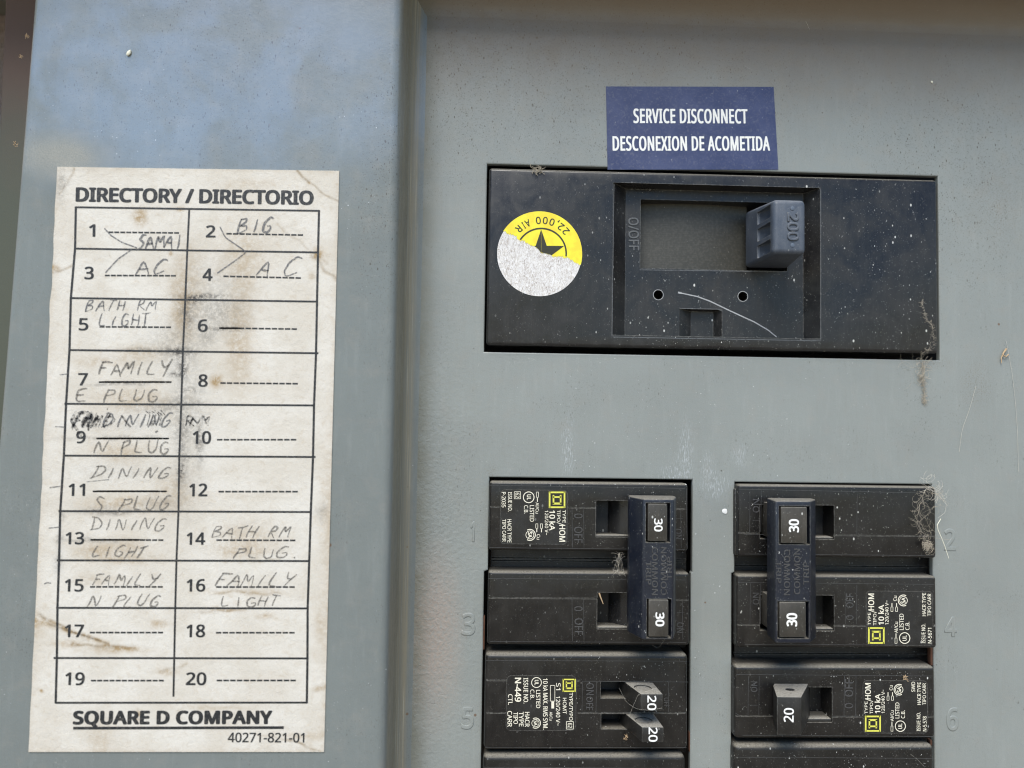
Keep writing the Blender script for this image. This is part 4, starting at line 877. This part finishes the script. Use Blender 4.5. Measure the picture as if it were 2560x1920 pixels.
# pencil
STK = {'A': [[(0, 0), (.35, 1), (.7, 0)], [(.12, .38), (.62, .42)]], 'B': [[(.05, 0), (.12, 1)], [(.08, .98), (.5, .95), (.52, .7), (.12, .52), (.6, .45), (.62, .12), (.05, .02)]],
       'C': [[(.62, .85), (.4, 1), (.12, .75), (.05, .35), (.25, .02), (.65, .15)]], 'D': [[(.1, 0), (.15, 1)], [(.0, .95), (.45, .92), (.68, .6), (.55, .2), (.0, 0)]],
       'E': [[(.6, 1), (.12, .95), (.05, .02), (.62, .05)], [(.1, .5), (.5, .55)]], 'F': [[(.1, 0), (.15, .95)], [(.05, .92), (.75, 1)], [(.12, .5), (.5, .52)]],
       'G': [[(.62, .9), (.35, 1), (.08, .6), (.12, .1), (.45, 0), (.66, .25), (.62, .45), (.35, .42)]], 'H': [[(.1, 0), (.12, 1)], [(.6, 1), (.58, 0)], [(.1, .5), (.6, .52)]],
       'I': [[(.3, 0), (.35, .85)]], 'L': [[(.15, 1), (.05, .03), (.6, .06)]], 'M': [[(.0, 0), (.15, 1), (.38, .35), (.62, 1), (.72, 0)]], 'N': [[(.05, 0), (.12, 1), (.58, 0), (.68, 1)]],
       'P': [[(.1, -.1), (.15, 1)], [(.05, .9), (.55, .98), (.62, .65), (.12, .45)]], 'R': [[(.08, 0), (.12, 1), (.5, .95), (.5, .62), (.12, .5), (.65, 0)]], 'S': [[(.62, .9), (.3, 1), (.12, .72), (.55, .4), (.5, .08), (.05, .02)]],
       'T': [[(.35, 0), (.38, .95)], [(.05, .92), (.7, 1)]], 'U': [[(.1, 1), (.08, .2), (.35, 0), (.6, .25), (.66, 1)]], 'Y': [[(.08, 1), (.3, .5), (.65, .6)], [(.75, 1), (.3, -.1)]], '.': [[(.3, .0), (.36, .06)]], "l": [[(.3, 0), (.36, 1.0)]]}
def smooth_pts(pts, n=5):
    if len(pts) < 3: return [(pts[0][0] + (pts[1][0] - pts[0][0]) * t / n, pts[0][1] + (pts[1][1] - pts[0][1]) * t / n) for t in range(n + 1)]
    o = []; q = [pts[0]] + pts + [pts[-1]]
    for i in range(1, len(q) - 2):
        p0, p1, p2, p3 = q[i - 1:i + 3]
        for s in range(n):
            t = s / n
            o.append(tuple(0.5 * ((2 * p1[j]) + (-p0[j] + p2[j]) * t * .7 + (2 * p0[j] * .7 - (2 + .4) * p1[j] + (1.7) * p2[j] + 0 - p3[j] * .0 - .0) * 0 + 0) if False else p1[j] + (p2[j] - p1[j]) * t + (0.18 * math.sin(math.pi * t) * ((p2[j] - p1[j]) * 0)) for j in (0, 1)))
    o.append(pts[-1])
    # round the corners by averaging
    for _ in range(2): o = [o[0]] + [((a[0] + 2 * b[0] + c_[0]) / 4, (a[1] + 2 * b[1] + c_[1]) / 4) for a, b, c_ in zip(o[:-2], o[1:-1], o[2:])] + [o[-1]]
    return o
rw = random.Random(5)
def write(pr, word, f, X0, X1, Yb, Yt, slant=0.15, width=4.2, YH_=YI - 0.03):
    n = len(word); adv = (X1 - X0) / n; h = (Yb - Yt) * 1.1
    for i, ch in enumerate(word):
        if ch == ' ': continue
        ox = X0 + i * adv + rw.uniform(-.06, .06) * adv; s = rw.uniform(.9, 1.1); oy = rw.uniform(-.06, .06) * h
        rot = rw.uniform(-.16, .16); sx_ = rw.uniform(1.0, 1.3); wob = rw.uniform(0, 6)
        for stroke in STK[ch]:
            pts = []
            for (x, y) in smooth_pts(stroke):
                x += 0.06 * math.sin(wob + 3.1 * y); y += 0.05 * math.sin(wob * 2 + 4 * x) + rot * (x - .35)
                X = ox + x * adv * sx_ + (slant + .16) * h * y + rw.uniform(-.6, .6); Y = Yb - y * h * s + oy + rw.uniform(-.6, .6)
                pts.append(P(*f(X, Y), YH_))
            wv_ = (width + .8) * rw.uniform(.75, 1.1) * (D + YH_) / F_PX
            pr.ribbon(pts, lambda t: wv_ * (0.65 + 0.5 * math.sin(math.pi * min(1, t * 1.1 + .05))))
def stroke(pr, f, pts, w_=3.2):
    pr.ribbon([P(*f(x, y), YI - 0.03) for x, y in smooth_pts(pts, 8)], w_ * (D + YI) / F_PX)
pp, pf = Print(), Print()
stroke(pp, z2, [(530, 450), (570, 495), (640, 540), (742, 578)]); stroke(pp, z2, [(535, 742), (620, 650), (708, 590)])
write(pp, 'SAMAl', z2, 735, 1050, 583, 502, .05); write(pp, 'AC', z2, 730, 945, 757, 662); write(pp, 'BIG', z2, 1395, 1650, 480, 392)
write(pp, 'A', z2, 1530, 1640, 762, 650); write(pp, 'C', z2, 1690, 1820, 768, 652); stroke(pp, z2, [(1290, 440), (1325, 510), (1465, 605), (1400, 655), (1272, 745)])
write(pp, 'BATH RM', z2, 400, 870, 992, 928, .2, 2.6); write(pp, 'LIGHT', z2, 488, 830, 1090, 1018, .1, 2.6)
write(pf, 'FAMILY', z2, 480, 960, 1418, 1330, .1, 4.0); write(pf, 'E PLUG', z2, 335, 890, 1590, 1515, .1, 3.6)
write(pf, 'N PLUG', z3, 455, 970, 482, 405, .1, 3.4); write(pp, 'DINING', z3, 510, 965, 312, 232, .15, 3.4)
write(pf, 'DINING', z3, 438, 950, 648, 575, .3, 3.0); write(pf, 'S PLUG', z3, 440, 970, 858, 775, .2, 3.2)
write(pf, 'DINING', z3, 425, 930, 990, 915, .15, 3.2); write(pf, 'LIGHT', z3, 435, 800, 1168, 1095, .3, 3.2)
write(pf, 'BATH RM', z3, 1228, 1750, 1040, 972, .3, 3.0); write(pf, 'PLUG.', z3, 1372, 1830, 1172, 1108, .2, 3.2)
write(pf, 'FAMILY', z3, 438, 870, 1350, 1280, .25, 2.8); write(pf, 'N PLUG', z3, 400, 900, 1494, 1420, .3, 3.0)
write(pf, 'FAMILY', z3, 1245, 1770, 1362, 1285, .4, 3.0); write(pf, 'LIGHT', z3, 1290, 1690, 1490, 1425, .1, 3.0)
for y in (0,): 
    stroke(pp, z3, [(205, 306), (262, 309)], 2.4); stroke(pp, z3, [(168, 709), (238, 699)], 2.4); stroke(pp, z3, [(162, 975), (235, 968)], 2.4); stroke(pp, z3, [(132, 1342), (150, 1334), (178, 1338)], 2.4); stroke(pp, z2, [(235, 1414), (288, 1408)], 2.0)
    stroke(pp, z3, [(0 + 410, 670), (560, 655)], 1.4)
pp.build('pencil_writing', PENCIL, dl); pf.build('faded_pencil_writing', PENCILF, dl)
mk = Print()
stroke(mk, z3, [(345, 205), (310, 265), (330, 300), (352, 330)], 7); stroke(mk, z3, [(310, 262), (372, 245)], 6); stroke(mk, z3, [(400, 245), (378, 290), (402, 312), (440, 285), (425, 250), (400, 246)], 6)
stroke(mk, z3, [(430, 230), (445, 300), (480, 240), (470, 310)], 6); stroke(mk, z3, [(520, 300), (560, 235), (600, 260), (560, 300), (520, 298)], 4); stroke(mk, z3, [(640, 230), (700, 310)], 5)
stroke(mk, z3, [(835, 300), (850, 270), (900, 262)], 6); stroke(mk, z3, [(870, 335), (876, 345)], 7); stroke(mk, z3, [(350, 340), (372, 352), (372, 372)], 6)
stroke(mk, z3, [(1090, 300), (1110, 250), (1140, 285)], 4); stroke(mk, z3, [(1180, 235), (1205, 300)], 4); stroke(mk, z3, [(545, 188), (552, 190)], 5)
write(mk, 'FAMI', z3, 308, 560, 318, 225, .35, 5.5); write(mk, 'RM', z3, 1050, 1225, 300, 240, .15, 4.5); write(mk, 'FA', z3, 310, 440, 330, 215, .2, 5)
for i_ in range(7):
    x_ = 420 + i_ * 9 + rw.uniform(-4, 4); stroke(mk, z3, [(x_, 215 + rw.uniform(-8, 8)), (x_ - 25, 300 + rw.uniform(-15, 15))], 2.6)
for i_ in range(6):
    x_ = 800 + i_ * 20; stroke(mk, z3, [(x_, 205 + rw.uniform(-6, 6)), (x_ + 30, 225 + rw.uniform(-6, 6)), (x_ + 10, 300)], 2.4)
mk.build('marker_smudge', MARKER, dl)

# ------------------------------------------------------------------ fibres, cobwebs and specks
def tube(pts, r, n=5):
    V, Fc = [], []
    for i, p in enumerate(pts):
        d = (pts[min(i + 1, len(pts) - 1)] - pts[max(i - 1, 0)]).normalized(); a = d.cross(Vector((0, 1, 0.01))); a = a.normalized() if a.length > 1e-6 else Vector((1, 0, 0)); b = d.cross(a)
        rr = r(i / (len(pts) - 1)) if callable(r) else r
        V += [p + a * rr * math.cos(2 * math.pi * j / n) + b * rr * math.sin(2 * math.pi * j / n) for j in range(n)]
    for i in range(len(pts) - 1):
        for j in range(n): Fc.append((i * n + j, i * n + (j + 1) % n, (i + 1) * n + (j + 1) % n, (i + 1) * n + j))
    return V, Fc
def fuzz(path, Y, spread, count, rnd, r=0.035, length=(2, 6), follow=0.7):
    """tangle of fibres strung along a path of photo points lying on depth Y"""
    pts = [P(x, y, Y if not isinstance(Y, (list, tuple)) else Y[i]) for i, (x, y) in enumerate(path)]; out = []
    for _ in range(count):
        t = rnd.random() * (len(pts) - 1); i = int(t); u = t - i; c0 = pts[i].lerp(pts[min(i + 1, len(pts) - 1)], u)
        tan = (pts[min(i + 1, len(pts) - 1)] - pts[i]).normalized()
        p = c0 + Vector((rnd.gauss(0, spread), -abs(rnd.gauss(0, spread * 0.5)), rnd.gauss(0, spread)))
        d = (tan * rnd.choice((-1, 1)) * follow + Vector((rnd.uniform(-1, 1), rnd.uniform(-.3, .3), rnd.uniform(-1, 1))) * (1 - follow)).normalized()
        L = rnd.uniform(*length); q = [p]; step = L / 8
        curl = rnd.uniform(-.5, .5)
        for s in range(8):
            d = (d + Vector((d.z * curl, rnd.uniform(-.12, .12), -d.x * curl)) + Vector((rnd.uniform(-.2, .2), 0, rnd.uniform(-.2, .2)))).normalized(); q.append(q[-1] + d * step)
        out.append(tube(q, r * rnd.uniform(.6, 1.3), 4))
    return merge(*out)
def web(name, vf, mat, label, cat, base):
    me = mesh_of(bm_of(vf)); o = link(name, me, mat, loc=tuple(base), smooth=True, ang=80); tag(o, label, cat); return o
rr = random.Random(21)
a = fuzz([(2312, 1222), (2298, 1260), (2293, 1300), (2305, 1330), (2318, 1362), (2316, 1378)], -4.2, 0.26, 80, rr, 0.024, (1.2, 3.6), .8)
b = fuzz([(2318, 1222), (2340, 1240), (2338, 1262), (2318, 1290), (2312, 1310)], -4.2, 0.22, 26, rr, 0.022, (2, 5), .9)
c_ = fuzz([(2300, 1310), (2325, 1335), (2345, 1352)], -3.8, 0.35, 16, rr, 0.02, (2, 5), .85)
web('cobweb', merge(a, b, c_, fuzz([(2313, 1362), (2322, 1366)], -4.4, 0.45, 60, rr, .06, (.6, 1.6), .2)), WEB, 'matted tan cobweb hanging over the right end of the upper right breaker', 'cobweb', P(2315, 1380, -3))
s1 = [P(x, y, -3.6) for x, y in ((2352, 1297), (2343, 1312), (2345, 1325), (2354, 1345), (2362, 1366), (2372, 1396))]
web('straw', tube(s1, lambda t: 0.13 - 0.05 * t, 6), SEED, 'thin pale straw sticking out of the cobweb over the stamped 2', 'straw', P(2372, 1396, -3.6))
s1 = [P(x, y, -1.2) for x, y in ((2300, 1192), (2330, 1215), (2358, 1240), (2366, 1262), (2362, 1282), (2345, 1295))]
web('cobweb_strand', merge(tube(s1, 0.035, 4), fuzz([(2306, 1196), (2330, 1222), (2352, 1246)], -3.2, .35, 30, rr, .03, (2, 5), .9)), WEBP, 'single curling web strand above the stamped 2', 'cobweb', P(2345, 1295, -1.2))
a = fuzz([(2303, 753), (2312, 775), (2316, 798), (2330, 812), (2334, 840), (2333, 862), (2318, 876), (2300, 886)], -2.0, 0.06, 110, rr, 0.022, (.6, 1.5), .95)
web('lint_trail', a, WEB, 'tan lint trail on the lower right corner of the main breaker', 'lint', P(2300, 886, -2))
a = merge(fuzz([(2306, 894), (2309, 930), (2309, 950)], -0.5, 0.25, 60, rr, 0.03, (1, 4), .85), fuzz([(2300, 940), (2309, 960), (2311, 990), (2312, 1010)], -0.25, 0.22, 150, rr, 0.028, (.5, 1.3), .7), fuzz([(2310, 890), (2285, 920), (2280, 960)], -0.5, 0.1, 10, rr, 0.015, (3, 8), .95))
web('dust_clump', a, WEB, 'dusty lint clump on the grey cover just below the main breaker', 'lint', P(2310, 1014, -.3))
a = fuzz([(1547, 1385), (1545, 1405), (1550, 1420)], -3.3, 0.15, 14, rr, 0.016, (1.5, 3), .85); b = merge(*[tube([P(1548, 1382, -3.2), P(1548 + dx * .5, 1405, -3), P(1546 + dx, 1432, -2.8)], .018, 4) for dx in (-14, -8, -3, 4, 9, 14)])
c_ = fuzz([(1536, 1430), (1558, 1432)], -3.1, 0.25, 18, rr, .015, (.8, 1.6), .6)
web('cobweb', merge(a, b, c_), WEBP, 'small grey web tent strung between the two poles of the left double breaker', 'cobweb', P(1546, 1434, -3))
for nm, pts, Y, lab in (('cobweb_strand', [(1643, 1720), (1596, 1735), (1585, 1760), (1573, 1790)], -13, 'fine web thread slung across the upper handle of the tandem breaker'),
                        ('cobweb_strand', [(1548, 1720), (1565, 1755), (1590, 1772), (1620, 1776), (1656, 1770)], -12.8, 'fine web thread running under the upper number on the tandem breaker'),
                        ('cobweb_strand', [(1630, 1612), (1645, 1622), (1661, 1600), (1668, 1585)], -6, 'bent fibre below the left tie bar'),
                        ('cobweb_strand', [(2276, 1885), (2295, 1900), (2312, 1918)], -4, 'pale fibre on the cut off breaker at lower right')):
    q = smooth_pts(pts, 6); web(nm, tube([P(x, y, Y) for x, y in q], .014, 4), WEBP, lab, 'cobweb', P(*pts[-1], Y))
a = fuzz([(2000 - 40, 1), (1985, 40), (2020, 70)], -0.3, 0.6, 14, rr, .02, (4, 12), .9)
for pts, lab in (([(1965, 0), (1985, 22), (2005, 36), (2018, 60), (2024, 74)], 'wispy web near the top of the cover, right of the blue sticker'), ([(2515, 850), (2530, 930), (2538, 1000), (2544, 1080), (2546, 1180)], 'long faint hair on the cover by the right edge of the photo'), ([(2440, 965), (2425, 1020), (2405, 1075), (2398, 1130)], 'shorter faint hair on the cover right of the dust clump')):
    q = smooth_pts(pts, 6); web('web_hair', tube([P(x, y, -0.25) for x, y in q], .032, 4), WEBP, lab, 'hair', P(*pts[-1], -.2))
def blobm(c, r, sx, sy, sz, rot, mat, name, label, cat):
    bm = bmesh.new(); bmesh.ops.create_icosphere(bm, subdivisions=3, radius=1)
    Mx = Matrix.Translation(c) @ Matrix.Rotation(math.radians(rot), 4, 'Y') @ Matrix.Diagonal((r * sx, r * sy, r * sz, 1))
    for v in bm.verts:
        v.co += v.co * 0.12 * mnoise.noise(v.co * 1.5 + Vector((r, 0, 0))); v.co.x *= 1 - 0.35 * max(0, v.co.z)
    bm.transform(Mx); o = link(name, mesh_of(bm), mat, loc=tuple(c)); tag(o, label, cat)
blobm(P(322, 132, YF - 0.3), 0.85, .55, .35, 1.0, 28, SEED, 'seed_husk', 'tiny pale seed stuck to the upper grey flange', 'seed')
blobm(P(1812, 1278, -0.1), 0.9, .9, .12, .8, 40, simple('white_paint_fleck', (0.75, 0.76, 0.75), 0.5), 'paint_fleck', 'white paint fleck on the strip between the two breaker rows', 'paint fleck')
blobm(P(2330, 205, -0.1), 0.5, .8, .3, .6, 60, SEED, 'seed_husk', 'tiny pale crumb on the cover, upper right of the blue sticker', 'seed')
s1 = [P(x, y, -0.5) for x, y in ((2516, 872), (2509, 882), (2503, 895), (2504, 908))]
web('leaf_shred', merge(tube(s1, lambda t: .3 - .2 * t, 6), tube([P(2506, 886, -.6), P(2515, 892, -.7), P(2521, 886, -.5)], .18, 5)), STRAW, 'brown leaf shred stuck to the cover near the right edge', 'leaf shred', P(2504, 908, -.4))
s1 = [P(x, y, -3.6) for x, y in ((1498, 1483), (1501, 1492), (1505, 1502), (1508, 1510))]
web('leaf_shred', tube(s1, lambda t: .25 - .15 * t, 6), STRAW, 'brown shred in the handle window of the lower left pole', 'leaf shred', P(1508, 1510, -3.6))
for (x, y, Y, l) in ((66, 88, -6, 'topmost tan crumb in the dark gap at the far left'), (50, 138, -4, 'second tan crumb down the dark gap at the far left'), (37, 358, -6, 'lowest tan crumb in the dark gap at the far left')):
    web('debris_crumb', fuzz([(x, y), (x + 4, y + 5)], Y, .22, 16, rr, .06, (.3, .8), .2), STRAW, l, 'debris', P(x, y + 6, Y))
web('debris_crumb', fuzz([(2262, 1690), (2265, 1700)], -3.3, .2, 22, rr, .05, (.3, .8), .2), STRAW, 'brown crumb on the top edge of the single pole breaker', 'debris', P(2263, 1702, -3))
web('debris_crumb', fuzz([(1566, 1838), (1564, 1848)], -4, .2, 22, rr, .05, (.3, .8), .2), STRAW, 'brown crumb left of the lower handle on the tandem breaker', 'debris', P(1565, 1850, -3.5))
a = fuzz([(1335, 424), (1348, 427)], -2.2, .3, 40, rr, .05, (.8, 2), .5)
web('lint_tuft', a, WEB, 'lint tuft on the top edge of the main breaker, left of the blue sticker', 'lint', P(1340, 432, -2))
